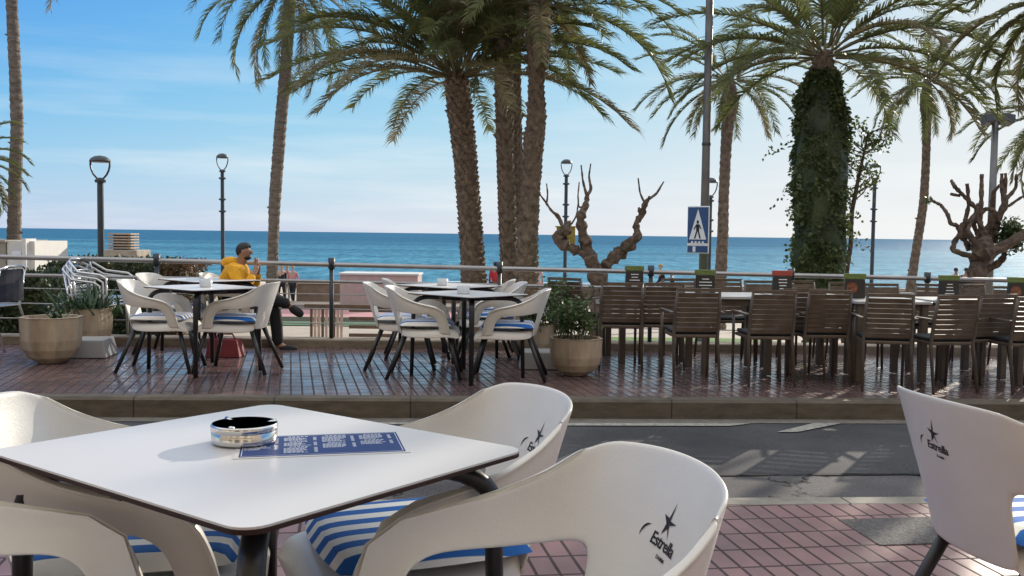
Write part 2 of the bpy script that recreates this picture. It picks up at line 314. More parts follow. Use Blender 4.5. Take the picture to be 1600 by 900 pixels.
# ------------------------------------------------------------------ mesh helpers
class MB:
    def __init__(s): s.v = []; s.f = []; s.m = []; s.mats = []; s.cur = 0
    def mat(s, m):
        if m not in s.mats: s.mats.append(m)
        s.cur = s.mats.index(m); return s
    def face(s, idx): s.f.append(idx); s.m.append(s.cur)
    def poly(s, pts):
        b = len(s.v); s.v += [tuple(p) for p in pts]; s.face(list(range(b, b+len(pts))))
    def box(s, c, d, rz=0, mtx=None, top=1.0):
        c = Vector(c); b = len(s.v); ry = Matrix.Rotation(rz, 3, 'Z')
        for k in (-1, 1):
            for (i, j) in ((-1, -1), (1, -1), (1, 1), (-1, 1)):
                q = top if k == 1 else 1
                v = Vector((i*d[0]/2*q, j*d[1]/2*q, k*d[2]/2)); v = (mtx @ v) if mtx else (ry @ v)
                s.v.append(tuple(c+v))
        for f in ((0, 3, 2, 1), (4, 5, 6, 7), (0, 1, 5, 4), (1, 2, 6, 5), (2, 3, 7, 6), (3, 0, 4, 7)): s.face([b+i for i in f])
        return s
    def tube(s, pts, r, seg=8, flat=1.0, jit=0, rnd=None, cap=True):
        pts = [Vector(p) for p in pts]; n = len(pts)
        rr = r if isinstance(r, (list, tuple)) else [r]*n
        b = len(s.v); prev = None
        for i, p in enumerate(pts):
            t = (pts[min(i+1, n-1)]-pts[max(i-1, 0)]).normalized()
            if prev is None:
                a = Vector((0, 0, 1)) if abs(t.z) < .9 else Vector((1, 0, 0)); u = t.cross(a).normalized()
            else:
                u = (prev-t*prev.dot(t)); u = u.normalized() if u.length > 1e-6 else t.orthogonal().normalized()
            prev = u; vv = t.cross(u)
            for k in range(seg):
                a = 2*PI*k/seg; q = rr[i]*(1+(rnd.uniform(-jit, jit) if rnd else 0))
                s.v.append(tuple(p+u*math.cos(a)*q*flat+vv*math.sin(a)*q))
        for i in range(n-1):
            for k in range(seg):
                k2 = (k+1) % seg; s.face([b+i*seg+k, b+i*seg+k2, b+(i+1)*seg+k2, b+(i+1)*seg+k])
        if cap:
            s.face([b+k for k in range(seg)][::-1]); s.face([b+(n-1)*seg+k for k in range(seg)])
        return s
    def lathe(s, prof, seg=24, c=(0, 0, 0), sq=(1, 1)):
        b = len(s.v); c = Vector(c)
        for (r, z) in prof:
            for k in range(seg):
                a = 2*PI*k/seg; s.v.append((c.x+r*sq[0]*math.cos(a), c.y+r*sq[1]*math.sin(a), c.z+z))
        for i in range(len(prof)-1):
            for k in range(seg):
                k2 = (k+1) % seg; s.face([b+i*seg+k, b+i*seg+k2, b+(i+1)*seg+k2, b+(i+1)*seg+k])
        if prof[0][0] > 1e-4: s.face([b+k for k in range(seg)][::-1])
        if prof[-1][0] > 1e-4: s.face([b+(len(prof)-1)*seg+k for k in range(seg)])
        return s
    def prism(s, pts, z0, z1):
        b = len(s.v); n = len(pts)
        for z in (z0, z1):
            for p in pts: s.v.append((p[0], p[1], z))
        s.face([b+i for i in range(n)][::-1]); s.face([b+n+i for i in range(n)])
        for i in range(n): j = (i+1) % n; s.face([b+i, b+j, b+n+j, b+n+i])
        return s
    def leaf(s, p, d, up, L, W):
        d = d.normalized(); side = d.cross(up); side = side.normalized() if side.length > 1e-5 else d.orthogonal().normalized()
        s.poly([p, p+d*L*.45+side*W/2, p+d*L, p+d*L*.45-side*W/2]); return s
    def build(s, name, m=None, parent=None, smooth=False, mods=None, bevel=0):
        me = bpy.data.meshes.new(name); me.from_pydata(s.v, [], s.f)
        if m is not None: me.materials.append(m)
        else:
            for q in s.mats: me.materials.append(q)
            me.polygons.foreach_set('material_index', s.m)
        if smooth: me.polygons.foreach_set('use_smooth', [True]*len(me.polygons))
        me.validate(); me.update()
        o = bpy.data.objects.new(name, me); C.objects.link(o)
        if parent: o.parent = parent
        if bevel:
            q = o.modifiers.new('b', 'BEVEL'); q.width = bevel; q.segments = 2; q.limit_method = 'ANGLE'; q.angle_limit = R(40)
        return o
def tag(o, label=None, cat=None, group=None, kind=None):
    if label: o['label'] = label
    if cat: o['category'] = cat
    if group: o['group'] = group
    if kind: o['kind'] = kind
    return o
def thing(name, label, cat, loc=(0, 0, 0), rz=0, group=None):
    o = bpy.data.objects.new(name, None); C.objects.link(o); o.empty_display_size = .1
    o.location = loc; o.rotation_euler = (0, 0, rz); return tag(o, label, cat, group)
def dup(root, loc, rz, label, group=None):
    r = root.copy(); C.objects.link(r); r.location = loc; r.rotation_euler = (0, 0, rz); r['label'] = label
    if group: r['group'] = group
    for ch in list(root.children):
        c = ch.copy(); C.objects.link(c); c.parent = r
        for g in ch.children:
            d = g.copy(); C.objects.link(d); d.parent = c
    return r
def bake(o):
    dg = bpy.context.evaluated_depsgraph_get(); dg.update()
    me = bpy.data.meshes.new_from_object(o.evaluated_get(dg)); o.modifiers.clear(); o.data = me
    return o

# ------------------------------------------------------------------ setting
def strip(name, b0, b1, z, m, z1=None, a0=-60, a1=60, n=40):
    mb = MB(); z1 = z if z1 is None else z1
    for i in range(n):
        p, q = a0+(a1-a0)*i/n, a0+(a1-a0)*(i+1)/n
        mb.poly([ST(p, b0, z), ST(q, b0, z), ST(q, b1, z1), ST(p, b1, z1)])
    return tag(mb.build(name, m), kind='structure')
def bar(name, b0, b1, z0, z1, m, a0=-60, a1=60, n=40, ch=.012):
    mb = MB()
    for i in range(n):
        p, q = a0+(a1-a0)*i/n, a0+(a1-a0)*(i+1)/n
        prof = [(b0, z0), (b0, z1-ch), (b0+ch, z1), (b1-ch, z1), (b1, z1-ch), (b1, z0)]
        for k in range(5):
            (ba, za), (bb, zb) = prof[k], prof[k+1]
            mb.poly([ST(p, ba, za), ST(q, ba, za), ST(q, bb, zb), ST(p, bb, zb)])
    return tag(mb.build(name, m), kind='structure')
ZN = .08      # level of our pavement
KB = 4.12; FB = 7.30; RB = 10.5
strip('pavement', -25, KB, ZN, M_pave)
bar('near_kerb', KB, KB+.13, -.3, ZN, kerb_mat('near_kerb_stone', (.30, .285, .26), (.27, .25, .23), 1.0))
strip('road', KB+.13, FB, -.154, road_mat())
strip('gutter', FB-.16, FB, -.149, M_gutter)
bar('far_kerb', FB, FB+.17, -.3, 0, kerb_mat('far_kerb_stone', (.125, .106, .082), (.11, .094, .075), 1.02), ch=.02)
strip('terrace_paving', FB+.17, RB, -.003, M_terr)
bar('rail_plinth', RB, RB+.26, -.35, .085, kerb_mat('plinth_stone', (.24, .20, .16), (.22, .185, .15), 2.0))
# worn road markings
mb = MB()
def quadst(a, b, c, d): mb.poly([ST(*a, -.146), ST(*b, -.146), ST(*c, -.146), ST(*d, -.146)])
quadst((.55, 7.02), (2.42, 7.02), (2.62, 7.12), (.55, 7.12))
quadst((-1.5, 7.05), (.25, 7.05), (.25, 7.12), (-1.5, 7.12))
quadst((2.70, 6.80), (2.86, 6.80), (3.35, 7.13), (3.12, 7.13))
tag(mb.build('road_marking', M_line), kind='structure')
mb = MB(); rr = random.Random(5); pt = [ST(-2+ i*.09, 5.56+rr.uniform(-.012, .012)+.0*i, -.148) for i in range(90)]
for i in range(89):
    wd = .016+.010*math.sin(i*.7)*math.sin(i*.23)
    mb.poly([pt[i]-NV*wd, pt[i+1]-NV*wd, pt[i+1]+NV*wd, pt[i]+NV*wd])
tag(mb.build('road_crack', pm('crack', (.010, .010, .010), .95)), kind='structure')
# park ground down to the sand
mb = MB(); ys = [10.4, 11.4, 12, 14, 17, 20, 24, 28, 30, 36, 44]
for i in range(len(ys)-1):
    for k in range(20):
        x0, x1 = -100+k*10, -90+k*10
        mb.poly([(x0, ys[i], tz(ys[i])), (x1, ys[i], tz(ys[i])), (x1, ys[i+1], tz(ys[i+1])), (x0, ys[i+1], tz(ys[i+1]))])
tag(mb.build('park_ground', M_parkg), kind='structure')
mb = MB()
for k in range(20):
    x0, x1 = -300+k*30, -270+k*30
    mb.poly([(x0, 44, -1.60), (x1, 44, -1.60), (x1, 76, -2.5), (x0, 76, -2.5)])
tag(mb.build('beach_sand', M_sand), kind='structure')
mb = MB(); mb.poly([(-400, -80, -3.0), (400, -80, -3.0), (400, 90, -3.0), (-400, 90, -3.0)]); tag(mb.build('ground', M_sand), kind='structure')
mb = MB(); xs = [-30000, -6000, -1000, -200, 200, 1000, 6000, 30000]; yy = [64, 90, 150, 400, 1500, 8000, 45000]
for i in range(7):
    for j in range(6): mb.poly([(xs[i], yy[j], -2.2), (xs[i+1], yy[j], -2.2), (xs[i+1], yy[j+1], -2.2), (xs[i], yy[j+1], -2.2)])
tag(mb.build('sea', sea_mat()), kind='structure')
# surf: broken foam lines
rr = random.Random(3); mb = MB()
for row, (Y, wd) in enumerate(((64.5, 1.0), (66.5, .5), (69, .35))):
    x = -90
    while x < 90:
        ln = rr.uniform(4, 14)
        if rr.random() < (1, .7, .5)[row]:
            a, b = rr.uniform(-.5, .5), rr.uniform(-.5, .5)
            mb.poly([(x, Y+a-wd*.3, -2.19), (x+ln, Y+b-wd*.3, -2.19), (x+ln+.6, Y+b+wd*.6, -2.17), (x-.6, Y+a+wd*.6, -2.17)])
        x += ln*(.93 if row == 0 else 1.3)
tag(mb.build('surf', M_foam), kind='structure')
# lawn patches, court
def patch(name, x0, x1, y0, y1, m, dz=.006, kind='structure'):
    mb = MB(); n = 6
    for i in range(n):
        a, b = y0+(y1-y0)*i/n, y0+(y1-y0)*(i+1)/n
        mb.poly([(x0, a, tz(a)+dz), (x1, a, tz(a)+dz), (x1, b, tz(b)+dz), (x0, b, tz(b)+dz)])
    return tag(mb.build(name, m), kind=kind)
patch('lawn', 1.0, 5.2, 14.1, 20, M_lawn)
patch('turf_court', -9.5, .5, 25.2, 29.9, M_green, .02)
patch('pink_court', -8.6, .5, 30.1, 34.4, M_court, .03)
mb = MB(); mb.box((-4, 30.0, tz(30)+.08), (9.5, .14, .16)); mb.box((-4, 34.6, tz(34)+.09), (9.5, .18, .2)); tag(mb.build('court_edge', M_beige), kind='structure')
# drain grate cut into our pavement
o = MB().box((0, 0, 0), (.50, .34, .02)).build('drain_cover', M_grate); v = G(1448, 3.92, ZN); o.location = (v.x, v.y, v.z-.004); o.rotation_euler = (0, 0, R(8))
tag(o, 'grey rough drain cover set in the red pavement behind the right white chair', 'drain cover')

def bounce_front():  # unseen facade, added behind the camera to bounce warm light onto near faces
    t = thing('bounce_building', 'unseen cream building with shuttered windows, added behind the camera to bounce sunlight', 'building', (0, -4.2, ZN))
    xs = [-26+k*3.25 for k in range(17)]; zf = [0, 3.6, 6.6, 9.6, 12.6]; mb = MB()
    for i in range(16):
        for j in range(4):
            x0, x1, z0, z1 = xs[i], xs[i+1], zf[j], zf[j+1]
            if j == 0: a, b, c, d = x0+.5, x1-.5, 0, 2.6
            else: a, b, c, d = x0+1.0, x1-1.0, z0+.15, z0+2.4
            for (p, q, r_, u) in ((x0, a, z0, z1), (b, x1, z0, z1), (a, b, d, z1), (a, b, z0, c)):
                if q > p and u > r_: mb.poly([(p, 0, r_), (q, 0, r_), (q, 0, u), (p, 0, u)][::-1])
    mb.poly([(-26, 0, 12.6), (26, 0, 12.6), (26, -9, 12.6), (-26, -9, 12.6)]); mb.build('wall', pm('cream_facade', (.72, .63, .50), .85, var=.05), t)
    MB().box((0, -.3, 6.3), (52, .04, 12.6)).build('window', M_dkwin, t)
    for z in zf[1:4]: MB().box((0, .5, z), (52, 1.0, .16)).build('balcony', M_wrender, t)
bounce_front()

# ------------------------------------------------------------------ low walls and beach front
def wallbox(name, label, p0, p1, Y, zt, depth, m, cat='wall', capm=None):
    t = thing(name, label, cat, ((p0+p1)/2, Y, tz(Y)))
    h = zt-tz(Y)
    MB().box((0, 0, h/2-.03), (p1-p0, depth, h-.06)).build('wall_body', m, t)
    MB().box((0, 0, h), (p1-p0+.06, depth+.08, .06)).build('coping', capm or m, t, bevel=.01)
    return t
def PX(px, Y): return (px-804)/F*Y
wallbox('promenade_wall', 'long low brown stone wall running along the beach promenade', PX(468, 39), PX(1700, 39), 39, -.78, .35, M_wall)
t = thing('pink_block', 'pale pink rendered box block beside the promenade under the rail', 'block', (PX(600, 36.5), 36.5, -1.55))
MB().box((0, 0, .62), (2.9, 1.6, 1.24)).build('body', M_pinkw, t, bevel=.02)
MB().box((0, 0, 1.27), (3.0, 1.7, .06)).build('lid', M_wrender, t)
# kiosk at far left
KY = 24
t = thing('beach_kiosk', 'beige and white flat roofed kiosk at the left edge above the hedge', 'kiosk', (PX(-24, KY), KY, tz(KY)))
zt = .93; h = zt-tz(KY)
MB().box((0, 0, h/2), (2.2, 2.0, h)).build('wall', M_beige, t)
MB().box((-.05, 0, h+.02), (2.35, 2.1, .05)).build('roof', M_beige, t)
MB().box((-.15, -1.02, h-.27), (1.7, .05, .12)).build('window', M_dkwin, t)
MB().box((-.35, -1.02, h-.95), (.9, .05, .55)).build('shutter', M_dkwin, t)
MB().box((1.45, -.1, h/2), (.66, 1.7, h+.06)).build('white_bay', M_wrender, t)
w_ = MB().box((1.47, -.97, h-.28), (.44, .04, .14)).build('sign_panel', M_swhite, t)
MB().box((1.56, -.995, h-.28), (.16, .02, .09)).build('blue_mark', M_bluew, w_)
MB().box((1.62, -.9, h/2+.04), (.10, .5, h+.1)).build('side_fin', M_wrender, t)
# ventilation block
t = thing('vent_tower', 'concrete block topped by a stack of slatted vent slabs behind the hedge', 'vent', (PX(198, 26), 26, tz(26)))
h = .72-tz(26)
MB().box((0, 0, h/2), (1.05, 1.0, h)).build('block', M_block, t, bevel=.02)
for k in range(6): MB().box((-.02, 0, h+.05+k*.075), (.62, .6, .042)).build('slab', M_slab, t, bevel=.01)
MB().box((-.02, 0, h+.2), (.4, .4, .42)).build('shaft', M_dkwin, t)

# ------------------------------------------------------------------ hedges
def hedge(name, label, x0, x1, y0, y1, z0, z1, m, n, seed, m2=None, frac=0, lsz=.06):
    r = random.Random(seed); mb = MB(); mb.mat(m)
    mb.box(((x0+x1)/2, (y0+y1)/2, (z0+z1)/2-.04), (x1-x0-.16, y1-y0-.16, z1-z0-.12))
    for i in range(n):
        f = r.random(); x = r.uniform(x0, x1); y = r.uniform(y0, y1); z = r.uniform(z0, z1)
        bp = .05*math.sin(x*5+z*4)+.04*math.sin(x*11)
        if f < .55: y = y0+r.uniform(-.05, .08)+bp
        elif f < .9: z = z1+r.uniform(-.07, .05)+bp
        else: x = x1+r.uniform(-.08, .05)
        if m2: mb.mat(m2 if (x > x1-(x1-x0)*frac*r.uniform(.6, 1.4) or r.random() < .05) else m)
        d = Vector((r.gauss(0, 1), r.gauss(0, 1)-.4, r.gauss(0, .8)+.6)).normalized(); up = Vector((r.gauss(0, 1), r.gauss(0, 1), r.gauss(0, 1)))
        mb.leaf(Vector((x, y, z)), d, up, lsz*r.uniform(.7, 1.5), lsz*.6)
    return tag(mb.build(name), label, 'hedge')
hedge('hedge', 'clipped dark green box hedge at left right behind the railing', PX(-120, 12.6), PX(112, 12.6), 12.2, 13.4, tz(12), .60, M_hedge, 9000, 1)
hedge('hedge', 'wide bushy hedge with reddish right end behind the left lamp post', PX(92, 18.5), PX(302, 18.5), 18, 19.5, tz(18), .60, M_hedge, 9000, 2, M_hedger, .17, .08)

# ------------------------------------------------------------------ railing
def railing():
    t = thing('street_railing', 'long grey metal railing with dark posts along the back of the terrace', 'railing', (0, 0, 0))
    ab = RB+.13
    def rp(a, h):
        v = ST(a, ab, 0); v.z += h-.0035*max(-14, min(14, v.x)); return v
    posts = [-16.2, -14.2, -12.2, -10.2, -8.2, -6.3]+[(PX(p, 10.75)) for p in (118, 425, 683, 940, 1180, 1410, 1640)]+[8, 10, 12, 14]
    def run(h, r, nm, m): MB().tube([rp(a, h) for a in range(-30, 31, 3)], r, 8).build(nm, m, t, smooth=True)
    run(.885, .026, 'handrail', M_steel); run(.70, .018, 'crossbar', M_steel)
    for h in (.56, .40, .24): run(h, .006, 'rail_wire', M_steel)
    for a in posts:
        q = rp(a, 0); s = gz(q.x)
        MB().tube([(q.x, q.y, .085+s), (q.x, q.y, q.z+.84)], .024, 10).tube([(q.x, q.y, q.z+.84), (q.x, q.y, q.z+.96)], .037, 10).build('post', M_post, t, smooth=True)
railing()

# ------------------------------------------------------------------ palms
def frond(mb, base, az, e0, L, droop, r, leafm, stemm, dens=42, wid=1.0, twist=0):
    n = 9; pts = [Vector(base)]; e = e0; seg = L/n; dr = []
    for i in range(n):
        t = (i+.5)/n; ee = e0-droop*(t**1.35)
        d = Vector((math.cos(az)*math.cos(ee), math.sin(az)*math.cos(ee), math.sin(ee))); dr.append(d); pts.append(pts[-1]+d*seg)
    mb.mat(stemm); mb.tube(pts, [.022*(1-.8*i/n) for i in range(n+1)], 4, cap=False)
    mb.mat(leafm)
    hz = Vector((-math.sin(az), math.cos(az), 0))
    dens = int(dens*2.1)
    for k in range(dens):
        t = .16+.84*(k+r.random()*.6)/dens; f = t*n; i = min(n-1, int(f)); p = pts[i].lerp(pts[i+1], f-i); d = dr[i]
        nrm = hz.cross(d).normalized()
        if nrm.z < 0: nrm = -nrm
        ll = L*.118*(math.sin(min(1, t*1.1)*PI*.78)**.55+.15)*r.uniform(.8, 1.15)
        for s in (-1, 1):
            al = R(58-30*t+r.uniform(-8, 8))
            ld = d*math.cos(al)+hz*s*math.sin(al)+nrm*(.28+r.uniform(-.2, .2)-twist)
            ld.normalize(); q = p+ld*ll*.55; l2 = (ld+Vector((0, 0, -.45+r.uniform(-.2, .1)))).normalized()
            wv = d*.0125*wid+nrm*r.uniform(-.008, .008)
            b = len(mb.v); mb.v += [tuple(p-wv), tuple(p+wv), tuple(q+wv*.9), tuple(q-wv*.9), tuple(q+l2*ll*.5)]
            mb.face([b, b+1, b+2, b+3]); mb.face([b+3, b+2, b+4])
def crown(parent, c, L, n, seed, lo=-50, hi=80, dead=6, droop=95, azr=None, skew=None, stubs=True, r0=.2, wid=1.0, dens=42):
    r = random.Random(seed); mb = MB(); c = Vector(c)
    for i in range(n):
        az = i*2.39996+r.uniform(-.2, .2)
        k = (i+.5)/n; e = hi-(hi-lo)*k**.9+r.uniform(-6, 6)
        ll = L*r.uniform(.85, 1.08)*(1 if e > -10 else .85)
        base = c+Vector((math.cos(az)*r0*.5, math.sin(az)*r0*.5, .25*(1-k)))
        old = i >= n-dead
        frond(mb, base, az, R(e), ll, R(droop*r.uniform(.75, 1.1)*(1-.35*k)), r, M_frondd if old or r.random() < .08 else M_frond, M_frondd, dens=dens, wid=wid)
    return mb.build('crown', None, parent)
def palm(label, path, Y, L, n, seed, zb=None, scars='scale', trunkm=None, crownc=None, group='palms of the seafront', **kw):
    """path: (px, py, width px) up the trunk"""
    k = Y/F; zb = tz(Y) if zb is None else zb
    t = thing('palm_tree', label, 'palm tree', (P(path[0][0], path[0][1], Y).x, Y, zb), 0, group)
    base = Vector((t.location.x, Y, zb))
    pts = [P(a, b, Y)-base for a, b, c in path]; rad = [c*k/2 for a, b, c in path]
    if pts[0].z > .05:
        d = pts[0].copy(); pts.insert(0, Vector((d.x-.0, 0, 0))); rad.insert(0, rad[0]*1.12)
    # resample
    P2 = []; R2 = []; r = random.Random(seed)
    for i in range(len(pts)-1):
        m = max(2, int((pts[i+1]-pts[i]).length/.10))
        for j in range(m):
            f = j/m; P2.append(pts[i].lerp(pts[i+1], f)); R2.append(rad[i]*(1-f)+rad[i+1]*f)
    P2.append(pts[-1]); R2.append(rad[-1])
    # smooth
    for _ in range(6):
        P2 = [P2[0]]+[(P2[i-1]+P2[i]*2+P2[i+1])/4 for i in range(1, len(P2)-1)]+[P2[-1]]
        R2 = [R2[0]]+[(R2[i-1]+R2[i]*2+R2[i+1])/4 for i in range(1, len(R2)-1)]+[R2[-1]]
    ctop = pts[-1] if crownc is None else P(crownc[0], crownc[1], Y)-base
    for f in (.25, .5, .75, 1.05): P2.append(pts[-1].lerp(ctop+Vector((0, 0, .12)), f)); R2.append(rad[-1]*(1.05-.55*f))
    mb = MB()
    core = .90 if scars == 'scale' else .97
    R2 = [q*.90 for q in R2]; mb.tube(P2, [q*core*(1+(.05 if i % 2 else -.04)*(scars != 'scale')) for i, q in enumerate(R2)], 14, jit=.05, rnd=r)
    if scars:
        # diamond leaf bases wound round the trunk
        tot = len(P2); step = 1 if scars == 'scale' else 2; ph = 0
        cnt = 9 if scars == 'scale' else 7
        sz = (.11 if scars == 'scale' else .07)
        for i in range(0, tot-1, step):
            ph += .5; c = P2[i]; q = R2[i]; cn = max(5, int(2*PI*q/(sz*1.35)))
            for j in range(cn):
                a = 2*PI*(j+ph)/cn+r.uniform(-.12, .12); o = Vector((math.cos(a), math.sin(a), 0)); s = Vector((-math.sin(a), math.cos(a), 0))
                b0 = c+o*q*.86+Vector((0, 0, -.02)); h = sz*r.uniform(.8, 1.25); ex = r.uniform(.0, .022)*(1.5 if scars == 'scale' else .5)
                tip = c+o*(q*.98+ex*.7+(.06 if r.random() < .03 else 0))+Vector((0, 0, h*.75)); wv = s*sz*.55
                b = len(mb.v); mb.v += [tuple(b0-wv), tuple(b0+wv), tuple(tip+wv*.55), tuple(tip-wv*.55), tuple(c+o*q*.8-wv*.6+Vector((0, 0, h*1.1))), tuple(c+o*q*.8+wv*.6+Vector((0, 0, h*1.1)))]
                mb.face([b, b+1, b+2, b+3]); mb.face([b+3, b+2, b+5, b+4]); mb.face([b, b+3, b+4]); mb.face([b+1, b+5, b+2])
    mb.build('trunk', trunkm or M_trunk, t)
    cc = pts[-1] if crownc is None else P(crownc[0], crownc[1], Y)-base
    crown(t, cc, L, n, seed+7, r0=rad[-1]*1.4, **kw)
    return t, base
palm('tall slim palm at the far left edge behind the kiosk', [(22, 378, 24), (23, 300, 22), (27, 200, 21), (24, 120, 20), (18, 0, 19), (12, -160, 18)], 24.5, 3.2, 26, 11, scars='fine', trunkm=M_trunk2, dens=30)
palm('palm with drooping crown cut by the frame top, behind the man in yellow', [(425, 452, 22), (427, 380, 18), (429, 320, 21), (438, 200, 21), (447, 100, 20), (453, 0, 20), (455, -22, 24)], 26, 3.4, 36, 12, scars='fine', trunkm=M_trunk2, hi=70, lo=-68, droop=85)
palm('thick leaning palm with scaly trunk, left of the central palm cluster', [(741, 452, 48), (738, 400, 44), (733, 330, 42), (727, 250, 43), (719, 180, 47), (714, 135, 46)], 20, 3.6, 70, 13, lo=8, hi=86, dead=3, droop=88, crownc=(713, 122), wid=1.25, dens=54)
palm('straight thick palm in the centre whose crown leaves the frame top', [(799, 452, 34), (794, 380, 32), (789, 250, 31), (787, 120, 33), (785, 30, 36)], 19.6, 2.1, 26, 14, lo=-35, hi=80, dead=4, crownc=(785, -25), wid=1.2)
palm('slender dark palm trunk squeezed behind the central palm pair', [(812, 452, 20), (810, 300, 18), (807, 150, 16), (806, 20, 16)], 22, 2.8, 20, 15, lo=-30, hi=80, crownc=(806, -60))
palm('crooked rough palm at the right of the central cluster with bulging neck', [(824, 452, 42), (824, 380, 38), (829, 300, 34), (832, 240, 38), (839, 190, 35), (838, 150, 31), (837, 130, 23), (840, 105, 36), (842, 70, 46), (841, 40, 44)], 18.6, 2.95, 38, 16, lo=-14, hi=82, dead=2, crownc=(842, 10), wid=1.2, dens=48)
palm('slim palm with round crown just right of the pedestrian crossing sign', [(1125, 452, 22), (1129, 380, 20), (1131, 300, 18), (1135, 220, 20), (1138, 185, 22), (1140, 165, 32)], 27, 2.7, 34, 17, lo=-38, hi=70, dead=3, crownc=(1140, 130), droop=82, scars='fine')
palm('slim curved palm between the far right lamp and the pruned tree', [(1422, 455, 17), (1430, 400, 15), (1443, 320, 15), (1447, 250, 14), (1448, 190, 15), (1448, 165, 24)], 27, 2.3, 32, 18, lo=-38, hi=75, dead=3, crownc=(1448, 132), scars='fine')
palm('palm beyond the right edge whose fronds hang in at the top right', [(1668, 452, 40), (1664, 250, 38), (1655, 60, 40)], 14.5, 2.0, 40, 19, lo=-50, hi=70, dead=4, crownc=(1655, 10), wid=1.1)
palm('palm outside the right edge with fronds reaching in beside the floodlights', [(1680, 452, 30), (1676, 300, 28), (1672, 210, 30)], 24, 2.6, 40, 20, lo=-50, hi=70, crownc=(1672, 185), wid=1.2, dead=12)
palm('palm outside the left edge showing only frond tips beside the slim trunk', [(-70, 452, 30), (-66, 350, 28), (-62, 280, 30)], 23, 1.7, 36, 21, lo=-55, hi=70, crownc=(-58, 262), dens=34)

# ivy covered palm
def ivy_palm():
    Y = 16.5; t, base = palm('stout palm wrapped in thick dark ivy at right of centre', [(1284, 455, 56), (1284, 300, 56), (1283, 170, 52), (1285, 125, 50)], Y, 2.75, 40, 22, lo=-10, hi=82, dead=2, crownc=(1287, 92), wid=1.1, dens=46, droop=88)
    r = random.Random(77); mb = MB()
    prof = [(455, 84), (420, 92), (380, 94), (330, 92), (280, 98), (230, 100), (190, 94), (160, 84), (130, 66), (110, 48)]
    cs = [1281, 1281, 1280, 1280, 1281, 1282, 1282, 1284, 1285, 1286]
    k = Y/F
    for i in range(17000):
        f = r.random()*(len(prof)-1.001); j = int(f); f -= j
        py = prof[j][0]*(1-f)+prof[j+1][0]*f; wd = (prof[j][1]*(1-f)+prof[j+1][1]*f)*k/2*.77; cx = cs[j]*(1-f)+cs[j+1]*f
        a = r.uniform(0, 2*PI); c = P(cx, py, Y)-base
        lump = 1+.10*math.sin(a*3+c.z*4.2)+.08*math.sin(a*5-c.z*7.3)+.06*math.sin(c.z*13+a)
        rad = wd*(lump*r.uniform(.78, 1.04)+(.22 if r.random() < .05 else 0))
        p = c+Vector((math.cos(a)*rad, math.sin(a)*rad, 0))
        d = Vector((math.cos(a)*.7+r.gauss(0, .6), math.sin(a)*.7+r.gauss(0, .6), -.5+r.gauss(0, .5)))
        mb.leaf(p, d, Vector((r.gauss(0, 1), r.gauss(0, 1), r.gauss(0, 1))), r.uniform(.05, .10), r.uniform(.04, .075))
    # hanging sprays at the left
    for i in range(26):
        a = r.uniform(0, 2*PI); c = P(1280, r.uniform(200, 430), Y)-base; q = c+Vector((math.cos(a), math.sin(a), 0))*wd0(c, Y)
        for j in range(14):
            q = q+Vector((math.cos(a)*.025+r.gauss(0, .02), math.sin(a)*.025+r.gauss(0, .02), r.gauss(-.02, .025)))
            mb.leaf(q, Vector((r.gauss(0, 1), r.gauss(0, 1), r.gauss(0, 1))), Vector((r.gauss(0, 1), r.gauss(0, 1), 1)), .07, .05)
    mb.build('ivy', M_ivy, t)
    # dark inner mass of stems
    cb = MB(); cb.tube([P(a, b[0], Y)-base for a, b in zip(cs, prof)], [b[1]*k*.40 for b in prof], 12, jit=.12, rnd=r); cb.build('ivy_stems', M_hedge, t)
def wd0(c, Y): return .50
ivy_palm()

def limb(mb, Y, pts, r, base, lump=.12, yoff=0):
    """tube through (px, py, width px); depth wanders a little so the branch is really in space"""
    k = Y/F; P2 = []; R2 = []
    for i, q in enumerate(pts):
        w_ = q[2] if len(q) > 2 else R2[-1]/k*2*.9
        dy = yoff+r.uniform(-.05, .05)*min(i, 3)
        v = P(q[0], q[1], Y+dy)-base; P2.append(v); R2.append(w_*k/2)
    A = []; B = []
    for i in range(len(P2)-1):
        m = max(2, int((P2[i+1]-P2[i]).length/max(.035, R2[i]*.6)))
        for j in range(m):
            f = j/m; A.append(P2[i].lerp(P2[i+1], f)); B.append(R2[i]*(1-f)+R2[i+1]*f)
    A.append(P2[-1]); B.append(R2[-1])
    for _ in range(2): A = [A[0]]+[(A[i-1]+A[i]*2+A[i+1])/4 for i in range(1, len(A)-1)]+[A[-1]]
    B = [b*(1+lump*math.sin(i*1.7+pts[0][0])+r.uniform(-lump, lump)*.6) for i, b in enumerate(B)]
    mb.tube(A, B, 11, jit=lump*1.1, rnd=r)
